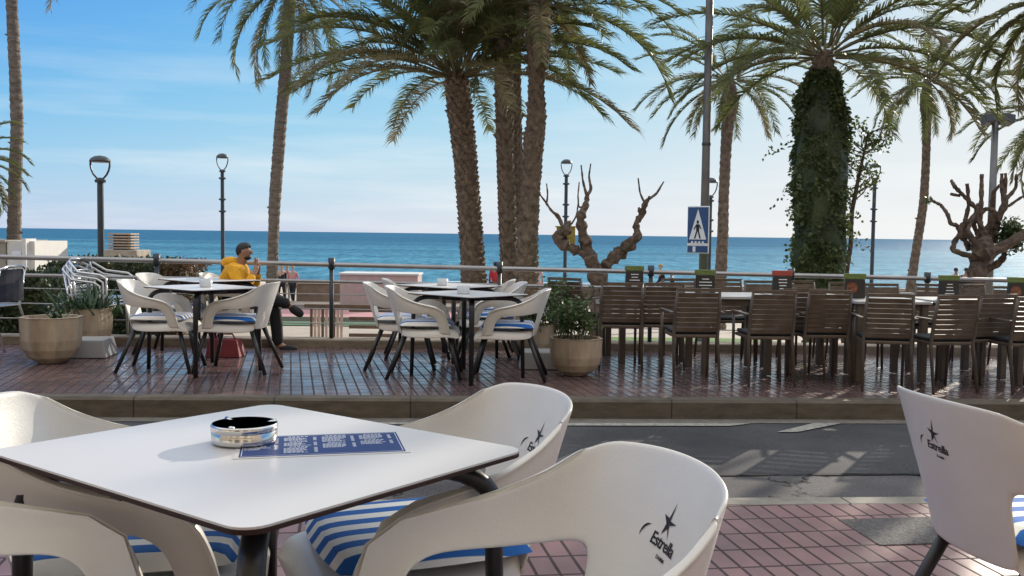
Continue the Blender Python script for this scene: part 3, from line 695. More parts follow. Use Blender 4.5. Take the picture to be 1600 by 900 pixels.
def pruned1():
    Y = 14.5; b = Vector((P(932, 450, Y).x, Y, tz(Y))); t = thing('pruned_tree', 'knobbly pollarded tree with two bare twisted arms beside the street lamp', 'tree', b)
    r = random.Random(4); mb = MB()
    limb(mb, Y, [(936, 560, 34), (936, 480, 30), (936, 440, 28), (928, 418, 24), (922, 400, 20)], r, b)
    limb(mb, Y, [(924, 405, 20), (916, 385, 19), (910, 360, 15), (907, 338, 15), (915, 322, 9), (918, 305, 7)], r, b, .2)
    limb(mb, Y, [(922, 402, 14), (900, 391, 14), (885, 384, 16), (872, 378, 22), (878, 366, 20), (888, 358, 14), (888, 348, 9)], r, b, .2)
    limb(mb, Y, [(938, 428, 14), (944, 416, 14), (955, 407, 17), (972, 393, 21), (985, 380, 18), (998, 370, 14), (993, 350, 10), (1003, 335, 10), (1008, 317, 8), (1016, 308, 5)], r, b, .2)
    mb.build('trunk', M_bark, t)
    mb = MB()
    for q in ([(917, 306, 5), (911, 285, 3.5), (908, 258, 2)], [(918, 305, 5), (924, 296, 5), (920, 276, 3), (923, 256, 2)], [(913, 322, 3), (904, 326, 3), (903, 305, 2.2), (905, 285, 2)],
              [(879, 354, 6), (873, 338, 7), (862, 330, 4), (852, 315, 3.5), (840, 299, 2), (836, 290, 2)], [(854, 318, 3), (856, 304, 2.5), (854, 287, 2)],
              [(893, 350, 3), (901, 337, 2.5), (904, 312, 2)], [(1008, 319, 4), (1000, 302, 3), (997, 278, 2.2)], [(1015, 310, 4), (1025, 304, 4), (1037, 284, 2.2)], [(1000, 330, 8), (998, 324, 3)]):
        mb = MB(); limb(mb, Y, q, r, b, .1); mb.build('twig', M_bark, t)
    bx_ = MB().box((0, 0, 0), (.28, .14, .25)).box((0, 0, .135), (.32, .18, .02)).build('yellow_box', M_yel); v = P(884, 368, Y+.3); bx_.location = v
    tag(bx_, 'small yellow box fixed in the bare pollarded tree beside the street lamp', 'box')
pruned1()
def pruned2():
    Y = 14; b = Vector((P(1527, 450, Y).x, Y, tz(Y))); t = thing('pruned_tree', 'dense pollarded tree of tangled bare stubs with an ivy clump at far right', 'tree', b)
    r = random.Random(9); mb = MB()
    limb(mb, Y, [(1525, 560, 34), (1526, 480, 28), (1527, 425, 26), (1530, 402, 28), (1536, 385, 30), (1540, 372, 22)], r, b)
    for q in ([(1526, 402, 9), (1505, 397, 8), (1488, 391, 8), (1492, 376, 8), (1502, 365, 8), (1496, 352, 7), (1485, 350, 6), (1481, 335, 6), (1470, 320, 5), (1455, 313, 4)],
              [(1533, 388, 10), (1516, 372, 8), (1501, 352, 8), (1514, 346, 7), (1529, 330, 7), (1512, 312, 6), (1492, 292, 6), (1487, 283, 5)],
              [(1514, 392, 7), (1507, 375, 7), (1508, 345, 7), (1514, 320, 6), (1511, 287, 6)], [(1500, 306, 5), (1485, 303, 4)],
              [(1538, 385, 12), (1531, 352, 8), (1533, 320, 7), (1534, 272, 6)], [(1540, 388, 14), (1545, 360, 10), (1550, 330, 8), (1552, 300, 6), (1562, 290, 5)],
              [(1550, 380, 14), (1558, 345, 11), (1571, 318, 11), (1566, 296, 7), (1565, 271, 5)], [(1568, 310, 6), (1572, 292, 5), (1571, 271, 5)], [(1572, 310, 7), (1580, 303, 6), (1588, 293, 5), (1588, 273, 5)],
              [(1540, 398, 20), (1562, 388, 17), (1585, 375, 15), (1606, 362, 13)], [(1540, 422, 12), (1560, 412, 12), (1570, 400, 9), (1567, 385, 8)], [(1576, 322, 5), (1590, 312, 4), (1606, 302, 4)],
              [(1535, 380, 8), (1520, 350, 7), (1540, 325, 7), (1556, 330, 6), (1560, 350, 6)], [(1530, 385, 7), (1512, 360, 6), (1522, 335, 5)], [(1525, 372, 6), (1545, 352, 6), (1556, 330, 5)],
              [(1518, 384, 6), (1500, 372, 5), (1497, 355, 5)], [(1540, 365, 7), (1526, 340, 6), (1528, 318, 5)]):
        limb(mb, Y, q, r, b, .12, yoff=r.uniform(-.2, .2))
    mb.build('trunk', M_bark, t)
    mb = MB()
    for i in range(1900):
        a = Vector((r.gauss(0, 1), r.gauss(0, 1), r.gauss(0, 1))).normalized()*(r.random()**.45)*(1+.25*math.sin(i))
        p = P(1580, 368, Y)-b+Vector((a.x*.20, a.y*.18, a.z*.24))
        mb.leaf(p, Vector((r.gauss(0, 1), r.gauss(0, 1), r.gauss(0, 1))), Vector((r.gauss(0, 1), r.gauss(0, 1), 1)), .05, .035)
    for i in range(60):
        p = P(1450+r.uniform(-6, 10), 312+r.uniform(-5, 5), Y)-b
        mb.leaf(p, Vector((r.gauss(0, 1), r.gauss(0, 1), r.gauss(0, 1))), Vector((r.gauss(0, 1), r.gauss(0, 1), 1)), .045, .03)
    mb.build('ivy', M_ivy, t)
pruned2()
def thin_tree():
    Y = 17.3; b = Vector((P(1322, 450, Y).x, Y, tz(Y))); t = thing('young_tree', 'thin leaning young tree with sparse leaves beside the ivy covered palm', 'tree', b)
    r = random.Random(31); mb = MB()
    limb(mb, Y, [(1318, 560, 10), (1320, 480, 9), (1322, 430, 8), (1329, 385, 7), (1331, 330, 7), (1340, 285, 6), (1350, 240, 4), (1357, 205, 3)], r, b, .06)
    tw = []
    for i in range(34):
        f = r.random(); s = (1331+f*26, 330-f*125); e = (s[0]+r.uniform(-28, 34), s[1]-r.uniform(-6, 34)); tw.append(e)
        limb(mb, Y, [(s[0], s[1], 2.2), ((s[0]+e[0])/2+r.uniform(-4, 4), (s[1]+e[1])/2, 1.6), (e[0], e[1], 1)], r, b, .05)
    mb.build('trunk', M_bark, t); mb = MB()
    for e in tw:
        for k in range(r.randint(10, 34)):
            p = P(e[0]+r.gauss(0, 6), e[1]+r.gauss(0, 7), Y+r.gauss(0, .1))-b
            mb.leaf(p, Vector((r.gauss(0, 1), r.gauss(0, 1), r.gauss(0, 1))), Vector((r.gauss(0, 1), r.gauss(0, 1), 1)), r.uniform(.05, .09), .05)
    mb.build('crown', pm('young_leaf', (.07, .11, .02), .4, col2=(.20, .23, .05), scale=3, transl=.45), t)
thin_tree()

# ------------------------------------------------------------------ lamps, sign pole, floodlights
def lantern(mb, c, w_, h):
    c = Vector(c); hw = w_/2
    mb.lathe([(hw*.98, 0), (hw*1.04, h*.04), (hw*.9, h*.14), (hw*.55, h*.24), (.001, h*.28)], 20, c+Vector((0, 0, h*.78)))
    for s in (-1, 1):
        for ax in ((1, 0),):
            pts = [c+Vector((s*hw*math.sin(a)*ax[0]*1.0, 0, h*.80-h*.80*(1-math.cos(PI/2-a*1.0+0)) if False else 0)) for a in (0,)]
            pts = [c+Vector((s*hw*q[0], 0, h*q[1])) for q in ((.97, .82), (.98, .62), (.88, .42), (.66, .22), (.36, .07), (.05, 0))]
            mb.tube(pts, w_*.045, 6, flat=1.6)
def lamp(label, px, pytop, Y, w_, hh, pr, ornate, group):
    x = P(px, 400, Y).x; zt = P(px, pytop, Y).z; zb = tz(Y); t = thing('street_lamp', label, 'street lamp', (x, Y, zb), 0, group)
    H = zt-zb; mb = MB(); mb.lathe([(pr*2.3, 0), (pr*2.3, .12), (pr*1.6, .2), (pr*1.6, .8), (pr*2.0, .95), (pr*1.1, 1.15), (pr, 1.2), (pr*.92, H-hh-.02)], 14)
    if ornate:
        for f in (.62, .70, .84): mb.lathe([(pr*.9, -.05), (pr*1.9, -.02), (pr*1.9, .02), (pr*.9, .05)], 12, (0, 0, H*f))
    mb.lathe([(pr*1.5, 0), (pr*1.7, .05), (pr*.5, .1)], 12, (0, 0, H-hh-.06)); mb.build('pole', M_lamp, t, smooth=False)
    mb = MB(); lantern(mb, (0, 0, H-hh), w_, hh); mb.build('lantern', M_lamp, t)
    MB().lathe([(w_*.40, 0), (w_*.40, .012)], 20, (0, 0, H-hh*.25)).build('lens', M_tray, t)
lg = 'street lamps with oval lanterns'
lamp('thick plain street lamp at left with open oval lantern', 158, 245, 19.5, .40, .46, .066, False, lg)
lamp('thin ornate street lamp directly left of the man in yellow', 348, 241, 37, .44, .62, .075, True, lg)
lamp('thin ornate street lamp behind the bare pollarded tree, right of the central palms', 883, 250, 37, .42, .58, .07, True, lg)
lamp('street lamp mostly hidden behind the sign pole, lantern edge showing', 1108, 279, 34, .46, .62, .07, True, lg)
lamp('thin ornate street lamp right of the ivy covered palm', 1363, 256, 36, .40, .56, .07, True, lg)

def sign_pole():
    Y = 16; b = Vector((P(1099, 420, Y).x, Y, tz(Y))); t = thing('tall_pole', 'tall grey metal pole rising past the frame top with a crossing sign', 'pole', b)
    MB().tube([(0, 0, 0), (0, 0, 3.2), (-.0, 0, 9.5)], [.082, .066, .055], 14).build('shaft', M_pole, t, smooth=True)
    MB().lathe([(.072, 0), (.076, .02), (.072, .05)], 14, (0, 0, 3.35)).build('band', M_greyleg, t)
    MB().lathe([(.10, 0), (.10, 1.05), (.086, 1.1)], 14, (0, 0, 0)).build('base', M_pole, t)
    MB().box((-.115, -.05, .90), (.07, .12, .42)).build('junction_box', M_black, t, bevel=.01)
    # crossing sign
    s = thing('crossing_sign', 'blue and white pedestrian crossing sign with a lower strip on the tall pole', 'sign', P(1091, 359, Y-.14), R(-38))
    W, Hh = .40, .78
    o = MB().box((0, 0, 0), (W, .022, Hh)).build('panel', M_swhite, s, bevel=.012)
    MB().box((0, -.0125, .075), (W-.03, .004, Hh-.19)).build('blue_field', M_sblue, s)
    MB().box((0, -.0125, -.32), (W-.03, .004, .11)).build('strip', M_sblue, s)
    def pl(pts, y, nm, m):
        mb = MB(); b0 = len(mb.v); n = len(pts)
        for yy_ in (y, y-.003):
            for p in pts: mb.v.append((p[0], yy_, p[1]))
        mb.face([b0+i for i in range(n)][::-1]); mb.face([b0+n+i for i in range(n)])
        for i in range(n): mb.face([b0+i, b0+(i+1) % n, b0+n+(i+1) % n, b0+n+i])
        return mb.build(nm, m, s)
    pl([(-.155, -.16), (.155, -.16), (0, .34)], -.016, 'triangle', M_swhite)
    fig = MB()
    def q(pts):
        n = len(pts); b0 = len(fig.v)
        for yy_ in (-.0205, -.0235):
            for p in pts: fig.v.append((p[0], yy_, p[1]))
        fig.face([b0+i for i in range(n)]); fig.face([b0+n+i for i in range(n)][::-1])
    q([(-.022, .125), (-.012, .155), (.012, .155), (.022, .125), (.012, .10), (-.012, .10)])
    q([(-.03, .09), (.03, .09), (.025, -.03), (-.025, -.03)])
    q([(-.025, -.02), (.0, -.02), (-.04, -.145), (-.065, -.145)]); q([(.0, -.02), (.025, -.02), (.06, -.145), (.035, -.145)])
    q([(-.03, .085), (-.02, .06), (-.065, .0), (-.075, .012)]); q([(.03, .085), (.02, .06), (.06, .01), (.07, .02)])
    fig.build('walker_symbol', M_print, s)
    for k in range(4): MB().box((-.10+k*.066, -.018, -.215), (.036, .003, .05)).build('stripe', M_swhite, s)
    MB().box((-.06, -.018, -.32), (.05, .003, .09)).build('strip_mark', M_swhite, s)
sign_pole()
def flood():
    Y = 22; b = Vector((P(1546, 420, Y).x, Y, tz(Y))); t = thing('floodlight_mast', 'tall mast carrying two dark floodlights above the pollarded tree', 'floodlight', b)
    H = P(1546, 182, Y).z-b.z
    MB().tube([(0, 0, 0), (0, 0, H)], [.095, .07], 12).build('mast', M_pole, t, smooth=True)
    for s in (-1, 1): MB().box((s*.20, -.1, H-.08), (.27, .3, .2), mtx=Matrix.Rotation(R(s*10), 3, 'Y') @ Matrix.Rotation(R(-14), 3, 'X')).build('floodlight', M_greyleg, t, bevel=.02)
    MB().box((0, 0, H-.04), (.5, .06, .05)).build('crossarm', M_greyleg, t)
flood()

# ------------------------------------------------------------------ white chair
def shell_obj(parent):
    v = []; f = []
    def add(p): v.append(p); return len(v)-1
    zs = [.385, .44, .52, .60, .665, .735, .800]
    ws = [.163, .168, .174, .182, .190, .200, .203]
    xc = [-.185, -.203, -.226, -.250, -.270, -.292, -.312]
    S = [-1, -.62, -.22, .22, .62, 1]; grid = []
    for i, z in enumerate(zs):
        row = []
        for s in S:
            cv = .026+.028*(i/6)
            row.append(add((xc[i]+cv*abs(s)**2.2, s*ws[i], z-(.010*abs(s)**2.5 if i == 6 else 0))))
        grid.append(row)
    for i in range(6):
        for j in range(5): f.append((grid[i][j], grid[i][j+1], grid[i+1][j+1], grid[i+1][j]))
    for sg in (-1, 1):
        col = [grid[r_][5 if sg > 0 else 0] for r_ in (3, 4, 5, 6)]
        prev = col
        st = [((-.180, .228, .590), (-.218, .236, .768)), ((-.120, .256, .577), (-.155, .260, .720)), ((-.045, .278, .570), (-.068, .284, .680)), ((.025, .286, .570), (.030, .300, .655)), ((.080, .283, .564), (.115, .298, .638)),
              ((.118, .274, .528), (.178, .286, .598)), ((.138, .262, .470), (.208, .270, .512)), ((.148, .246, .400), (.230, .246, .392))]
        out = []
        for lo, hi in st:
            cur = [add((lo[0]*(1-t)+hi[0]*t, sg*(lo[1]*(1-t)+hi[1]*t+.008*math.sin(PI*t)), lo[2]*(1-t)+hi[2]*t)) for t in (0, .33, .67, 1)]
            for k in range(3):
                q = (prev[k], cur[k], cur[k+1], prev[k+1]); f.append(q if sg > 0 else q[::-1])
            prev = cur; out.append(cur[3])
        # rolled outer lip
        fl = [add((v[i][0]+.003, v[i][1]+sg*.020, v[i][2]-.010)) for i in out]
        for k in range(len(out)-1):
            q = (out[k], out[k+1], fl[k+1], fl[k]); f.append(q if sg < 0 else q[::-1])
    # seat pan with skirts
    X = [-.168, -.10, .02, .14, .235, .285, .300]; YW = [.148, .20, .228, .244, .248, .245, .243]; Z = [.430, .420, .418, .424, .432, .415, .365]
    T = [-1.0, -.97, -.5, 0, .5, .97, 1.0]; g2 = []
    for x, yw, z in zip(X, YW, Z):
        row = []
        for k, t in enumerate(T):
            zz = z+.012*t*t; yy_ = t*yw
            if k in (0, 6): zz = min(z, .43)-.06; yy_ = t*yw*1.02
            if x > .29: zz = z
            row.append(add((x, yy_, zz)))
        g2.append(row)
    for i in range(6):
        for j in range(6): f.append((g2[i][j], g2[i+1][j], g2[i+1][j+1], g2[i][j+1]))
    me = bpy.data.meshes.new('shell'); me.from_pydata(v, [], f); me.materials.append(M_white)
    me.polygons.foreach_set('use_smooth', [True]*len(me.polygons)); me.update()
    ca = me.attributes.new('crease_vert', 'FLOAT', 'POINT')
    for q in (grid[6][0], grid[6][5]): ca.data[q].value = .25
    o = bpy.data.objects.new('shell', me); C.objects.link(o); o.parent = parent
    a = o.modifiers.new('s', 'SUBSURF'); a.levels = a.render_levels = 2
    q = o.modifiers.new('t', 'SOLIDIFY'); q.thickness = .008; q.offset = 0
    c = o.modifiers.new('s2', 'SUBSURF'); c.levels = c.render_levels = 1
    return bake(o)
def cushion_mb():
    mb = MB(); n = 22; hw = .224; th = .038; b = 0
    def pt(i, j, top):
        u = -1+2*i/n; w_ = -1+2*j/n
        # squircle mapping
        x = u*math.sqrt(1-w_*w_*.16); y = w_*math.sqrt(1-u*u*.16)
        e = (max(0, 1-abs(u)**9)*max(0, 1-abs(w_)**9))**.5
        z = .452+(th*e*(1.0) if top else -.012*e)+.012
        return (x*hw+.035, y*hw, z)
    for top in (True, False):
        b = len(mb.v)
        for i in range(n+1):
            for j in range(n+1): mb.v.append(pt(i, j, top))
        for i in range(n):
            for j in range(n):
                q = [b+i*(n+1)+j, b+(i+1)*(n+1)+j, b+(i+1)*(n+1)+j+1, b+i*(n+1)+j+1]; mb.face(q if top else q[::-1])
    return mb
def star_text(face, sh):
    """printed emblem on the back panel; face=+1 prints the inner side, -1 the outer side"""
    cu = bpy.data.curves.new('t', 'FONT'); cu.body = 'Estrella'; cu.size = .034; cu.shear = .18; cu.offset = .0006; cu.space_character = .9; cu.align_x = 'CENTER'; cu.resolution_u = 3
    to = bpy.data.objects.new('t', cu); C.objects.link(to)
    c2 = bpy.data.curves.new('t', 'FONT'); c2.body = 'DAMM'; c2.size = .0105; c2.align_x = 'CENTER'; c2.offset = .0003; c2.resolution_u = 2
    t2 = bpy.data.objects.new('t', c2); C.objects.link(t2)
    dg = bpy.context.evaluated_depsgraph_get(); dg.update()
    V = []; Fc = []
    for ob, dx, dy, tilt in ((to, 0, 0, R(-4)), (t2, .006, -.019, R(-4))):
        me = bpy.data.meshes.new_from_object(ob.evaluated_get(dg)); bm = bmesh.new(); bm.from_mesh(me)
        bmesh.ops.triangulate(bm, faces=bm.faces[:]); bmesh.ops.remove_doubles(bm, verts=bm.verts[:], dist=1e-5); b = len(V); bm.verts.ensure_lookup_table()
        for q in bm.verts:
            x, y = q.co.x*math.cos(tilt)-q.co.y*math.sin(tilt), q.co.x*math.sin(tilt)+q.co.y*math.cos(tilt); V.append((x+dx, y+dy))
        for q in bm.faces: Fc.append([b+k.index for k in q.verts])
        bm.free(); bpy.data.objects.remove(ob)
    # five-pointed star with one long arm
    b = len(V); cx, cy = .002, .050; arms = [(80, .043), (152, .026), (236, .030), (288, .032), (8, .026)]
    pts = []
    for i, (a, l_) in enumerate(arms):
        pts.append((cx+l_*math.cos(R(a)), cy+l_*math.sin(R(a)))); a2 = arms[(i+1) % 5][0]+(360 if i == 4 else 0); m_ = (a+a2)/2
        pts.append((cx+.0098*math.cos(R(m_)), cy+.0098*math.sin(R(m_))))
    V.append((cx, cy)); V += pts
    for i in range(10): Fc.append([b, b+1+i, b+1+(i+1) % 10])
    # laurel-like swash to the left of the word
    b = len(V); ns = 7
    for i in range(ns+1):
        a = R(95+i*100/ns); rO = .021+.001*i; rI = rO-.005*math.sin(PI*(i+.3)/(ns+.6)); V.append((-.052+rO*math.cos(a), .013+rO*math.sin(a))); V.append((-.052+rI*math.cos(a), .013+rI*math.sin(a)))
    for i in range(ns): Fc.append([b+2*i, b+2*i+1, b+2*i+3, b+2*i+2])
    bv = BVHTree.FromPolygons([q.co for q in sh.data.vertices], [tuple(q.vertices) for q in sh.data.polygons])
    out = []; KX = .92
    for (x, y) in V:
        yy_ = -x*KX*face if face < 0 else -x*KX; yy_ = (-x*KX) if face < 0 else (x*KX)
        # outer side is read from behind (facing +x): reader's right is -y; inner side is read facing -x: right is +y
        o_ = Vector((-.6 if face < 0 else .1, yy_, (.652 if face < 0 else .638)+y*KX)); hit = bv.ray_cast(o_, Vector((1 if face < 0 else -1, 0, 0)))
        out.append(hit[0]+Vector((-.0012 if face < 0 else .0012, 0, 0)) if hit[0] else Vector((-.27, yy_, .655+y)))
    # mirror test: inner side read from the front has the reader's right at +y
    me = bpy.data.meshes.new('logo'); me.from_pydata([tuple(q) for q in out], [], Fc); me.materials.append(M_print); me.update()
    return me
def white_chair(loc, rz, label, group=None):
    t = thing('plastic_armchair', label, 'chair', loc, rz, group); t.scale = (1.08, 1.04, 1)
    sh = shell_obj(t)
    c = cushion_mb().build('seat_cushion', M_stripe, t, smooth=True)
    for (a, b) in (((.215, .19, .395), (.315, .255, 0)), ((.215, -.19, .395), (.315, -.255, 0)), ((-.13, .15, .395), (-.275, .235, 0)), ((-.13, -.15, .395), (-.275, -.235, 0))):
        MB().tube([a, b], [.0175, .0155], 10).build('leg', M_black, t, smooth=True)
    MB().tube([(.215, .19, .393), (.215, -.19, .393), (-.13, -.15, .393), (-.13, .15, .393), (.215, .19, .393)], .011, 8).build('under_frame', M_black, t)
    return t, sh
# foreground chairs
ch0, sh0 = white_chair((.008, 1.575, ZN), R(199), 'white armchair nearest the camera right of the table, its star emblem whole', 'white plastic armchairs with striped cushions')
lin = star_text(1, sh0); lout = star_text(-1, sh0)
FG = 'white plastic armchairs with striped cushions'
fg = {}
fg['BR'] = dup(ch0, (-.195, 2.29, ZN), R(202), 'white armchair behind the right corner of the table, emblem half hidden', FG)
fg['BL'] = dup(ch0, (-.90, 2.21, ZN), R(12), 'white armchair at the far left side of the table with its arm toward the kerb', FG)
fg['FL'] = dup(ch0, (-.88, 1.50, ZN), R(10), 'white armchair in the bottom left corner below the table edge', FG)
fg['R'] = dup(ch0, (1.375, 2.47, ZN), R(10), 'white armchair cut by the right edge, seen from behind with its emblem', FG)
for r_, me in ((ch0, lin), (fg['BR'], lin), (fg['R'], lout)):
    o = bpy.data.objects.new('logo', me); C.objects.link(o); o.parent = r_

# ------------------------------------------------------------------ white table with bent legs
def round_rect(s, rc, n=6, s2=None):
    s2 = s2 or s
    out = []
    for cx, cy, a0 in ((s-rc, s2-rc, 0), (-s+rc, s2-rc, 90), (-s+rc, -s2+rc, 180), (s-rc, -s2+rc, 270)):
        for k in range(n+1): a = R(a0+90*k/n); out.append((cx+rc*math.cos(a), cy+rc*math.sin(a)))
    return out
def cafe_table(loc, rz, label, group=None, side=.72, side2=.83):
    t = thing('cafe_table', label, 'table', loc, rz, group); s = side/2; s2 = side2/2
    MB().prism(round_rect(s, .045, 6, s2), .736, .7400).build('table_top', M_laminate, t)
    MB().prism(round_rect(s+.0015, .046, 6, s2+.0015), .7275, .7358).build('edge', M_edge, t, bevel=.001)
    for sx_, sy_ in ((1, 1), (-1, 1), (-1, -1), (1, -1)):
        d = s-.05; ix = s-.14; d2 = s2-.05; i2 = s2-.14
        pts = [(sx_*.05, sy_*.05, .690), (sx_*ix*.7, sy_*i2*.7, .702)]
        for k in range(7):
            a = R(90*k/6); pts.append((sx_*(ix+(d-ix)*math.sin(a)), sy_*(i2+(d2-i2)*math.sin(a)), .702-.075*(1-math.cos(a))))
        pts.append((sx_*(d+.012), sy_*(d2+.012), 0))
        MB().tube(pts, [.017, .019]+[.020]*7+[.017], 10, flat=1.15).build('leg', M_black, t, smooth=True)
    for a in (45, 135): MB().box((0, 0, .716), (side*.9, .035, .02), R(a*0+ (0 if a == 45 else 90))).build('bracket', M_black, t)
    MB().lathe([(.07, 0), (.07, .03)], 16, (0, 0, .675)).build('hub', M_black, t)
    return t
TC = Vector((-.512, 1.955, ZN)); TG = 'white cafe tables'
tab0 = cafe_table(TC, R(53), 'large white cafe table filling the lower left, with ashtray and menu', TG)

# ashtray and menu on it
o = thing('ashtray', 'round chrome ashtray standing on the left end of the blue menu', 'ashtray', (-.566, 2.025, ZN+.7422))
MB().lathe([(.062, 0), (.068, .002), (.0685, .005), (.0685, .0235), (.0675, .0245), (.0675, .026), (.0695, .027), (.0700, .037), (.0685, .040), (.0665, .0405)], 48).build('bowl', M_chrome, o, smooth=True)
MB().lathe([(.0664, .0405), (.056, .0402), (.051, .037), (.048, .026), (.046, .024)], 48).build('rim', M_chrome, o, smooth=True)
MB().lathe([(.0458, .024), (.02, .017), (.001, .016)], 32).build('ash_bed', M_ash, o, smooth=True)
for a in (20, 140, 260):
    mb = MB(); ca, sa = math.cos(R(a)), math.sin(R(a)); mb.tube([(ca*.047, sa*.047, .0355), (ca*.0675, sa*.0675, .0405)], .0052, 8); mb.build('cigarette_rest', M_chrome, o, smooth=True)
m_ = thing('menu_sheet', 'blue menu sheet with white print lying on the white table', 'menu', (-.398, 2.012, ZN+.7404), R(13))
MB().box((0, 0, .0004), (.352, .212, .0008)).build('paper', M_laminate, m_)
MB().box((0, 0, .0010), (.332, .194, .0003)).build('printed_panel', M_blue, m_)
rr = random.Random(8); tx = MB()
def tl(x, y, dx, dy): tx.box((x, y, .00125), (dx, dy, .00015))
tl(-.001, .0905, .322, .0012); tl(0, -.0905, .322, .0012); tl(.1615, 0, .0012, .18); tl(-.1615, 0, .0012, .18)
for col, cx in enumerate((-.125, -.045, .035, .115)):
    y = .080
    for blk in range(rr.randint(2, 3)):
        wd = rr.uniform(.03, .05)
        for q in range(5): tl(cx-wd/2+q*wd/5, y, wd/5*.7, .0042)
        y -= .010
        for ln in range(rr.randint(5, 8)):
            if y < -.082: break
            x0 = cx-.034; x = x0; end = x0+rr.uniform(.030, .052)
            while x < end:
                wl = rr.uniform(.003, .009); tl(x+wl/2, y, wl, .0026); x += wl+.0016
            tl(cx+.031, y, .007, .0026); y -= .0068
        y -= .006
tx.build('print', M_swhite, m_)

# ------------------------------------------------------------------ terrace: white groups
def T(px, Y): v = G(px, Y, 0); return v
g1 = 'white cafe tables'; g2 = FG
t1 = dup(tab0, T(322, 8.5), R(50), 'front white table of the left terrace group, in front of the man in yellow', g1)
t1b = dup(tab0, T(330, 9.75), R(46), 'rear white table of the left terrace group, next to the man in yellow', g1)
t2 = dup(tab0, T(735, 8.45), R(47), 'front white table of the middle terrace group', g1)
t2b = dup(tab0, T(705, 9.7), R(50), 'rear white table of the middle terrace group', g1)
for px, Y, a, l in ((250, 8.45, 4, 'front left armchair of the left terrace group, facing right beside the planters'), (380, 8.5, 176, 'front right armchair of the left terrace group, facing left'),
                    (272, 9.65, -4, 'rear left armchair of the left terrace group, backrest low against the sea'),
                    (367, 10.0, 2, 'armchair the man in yellow is sitting on'),
                    (665, 8.45, 2, 'front left armchair of the middle terrace group'), (627, 8.95, 4, 'armchair just behind the front left one of the middle terrace group'),
                    (806, 8.45, 177, 'front right armchair of the middle terrace group beside the planters'), (775, 9.5, 186, 'rear right armchair of the middle terrace group behind the front right one'),
                    (652, 9.75, 8, 'rear left armchair of the middle terrace group beyond its two neighbours'),
                    (760, 10.05, 176, 'rearmost armchair of the middle terrace group close to the railing')):
    dup(ch0, T(px, Y), R(a), l, g2)
def little(px, Y, z, label):
    o = thing('ashtray', label, 'ashtray', T(px, Y)+Vector((0, 0, z)))
    MB().lathe([(.05, 0), (.055, .01), (.055, .07), (.045, .07), (.04, .02)], 16).build('bowl', M_tissue, o, smooth=True)
little(325, 8.45, .7405, 'small glass holder on the front table of the left terrace group'); little(728, 8.35, .7405, 'small glass holder on the front table of the middle terrace group')
little(695, 9.6, .7405, 'small glass holder on the rear table of the middle terrace group')
o = MB().box((0, 0, .085), (.34, .22, .17), top=.8).tube([(-.10, 0, .165), (-.07, 0, .22), (.07, 0, .22), (.10, 0, .165)], .010, 6).build('bag', M_bag, bevel=.03); o.location = T(355, 9.45)
tag(o, 'dark red bag on the floor under the rear table of the left terrace group', 'bag')

# ------------------------------------------------------------------ planters
def planter(name, label, loc, rz, R0, H, group, plants=None):
    t = thing(name, label, 'planter', loc, rz, group)
    mb = MB(); seg = 12
    prof = [(R0*.44, 0), (R0*.50, .012), (R0*.74, H*.13), (R0*.90, H*.30), (R0*.975, H*.5), (R0, H*.97), (R0*1.02, H), (R0*.90, H), (R0*.88, H*.86)]
    b = 0
    ribs = 48
    for (r_, z) in prof:
        for k in range(ribs):
            a = 2*PI*k/ribs; c8 = math.cos(PI/8)/math.cos(((a+PI/8) % (PI/4))-PI/8)
            rb = 1-.012*(k % 2)*(z > H*.3)*(z < H*.99); mb.v.append((r_*c8*rb*math.cos(a), r_*c8*rb*math.sin(a), z))
    for i in range(len(prof)-1):
        for k in range(ribs):
            k2 = (k+1) % ribs; mb.face([i*ribs+k, i*ribs+k2, (i+1)*ribs+k2, (i+1)*ribs+k])
    mb.face(list(range(ribs))[::-1]); mb.build('pot', M_plant, t)
    MB().lathe([(R0*.86, H*.86), (R0*.4, H*.9), (.001, H*.91)], 24).build('soil', M_soil, t)
    return t
def plant(name, label, loc, kind, n, h, spread, seed, cat='plant'):
    r = random.Random(seed); t = thing(name, label, cat, loc)
    mb = MB(); st = MB()
    if kind == 'blade':
        for i in range(n):
            a = r.uniform(0, 2*PI); lean = r.uniform(.1, 1.0); L = h*r.uniform(.6, 1.1); p = Vector((r.gauss(0, spread*.35), r.gauss(0, spread*.3), 0)); d = Vector((math.cos(a)*lean, math.sin(a)*lean, 1)).normalized(); wv = Vector((-math.sin(a), math.cos(a), 0))*.014
            pts = [p]
            for k in range(5): d = (d+Vector((math.cos(a)*.14, math.sin(a)*.14, -.16*lean))).normalized(); pts.append(pts[-1]+d*L/5)
            for k in range(5):
                w0 = wv*(1-abs(k-1.5)/5); w1 = wv*(1-abs(k-.5)/5) if k < 4 else wv*.05
                mb.poly([pts[k]-w0, pts[k]+w0, pts[k+1]+w1, pts[k+1]-w1])
        mb.build('leaves', M_leafb, t)
    else:
        for i in range(n):
            a = r.uniform(0, 2*PI); q = Vector((r.gauss(0, spread*.4), r.gauss(0, spread*.3), 0)); e = q+Vector((math.cos(a)*spread*.6*r.random(), math.sin(a)*spread*.5*r.random(), h*r.uniform(.45, 1.1)))
            st.tube([q, q.lerp(e, .5)+Vector((r.gauss(0, .02), 0, .02)), e], [.006, .005, .003], 5)
            for k in range(46):
                f = r.uniform(.25, 1); p = q.lerp(e, f)+Vector((r.gauss(0, .035), r.gauss(0, .035), r.gauss(0, .03)))
                mb.leaf(p, Vector((r.gauss(0, 1), r.gauss(0, 1), r.gauss(.3, .8))), Vector((r.gauss(0, 1), r.gauss(0, 1), 1)), r.uniform(.035, .07), .025)
        mb.build('leaves', M_leaf, t); st.build('stems', M_bark, t)
    return t
PG = 'octagonal concrete planters'
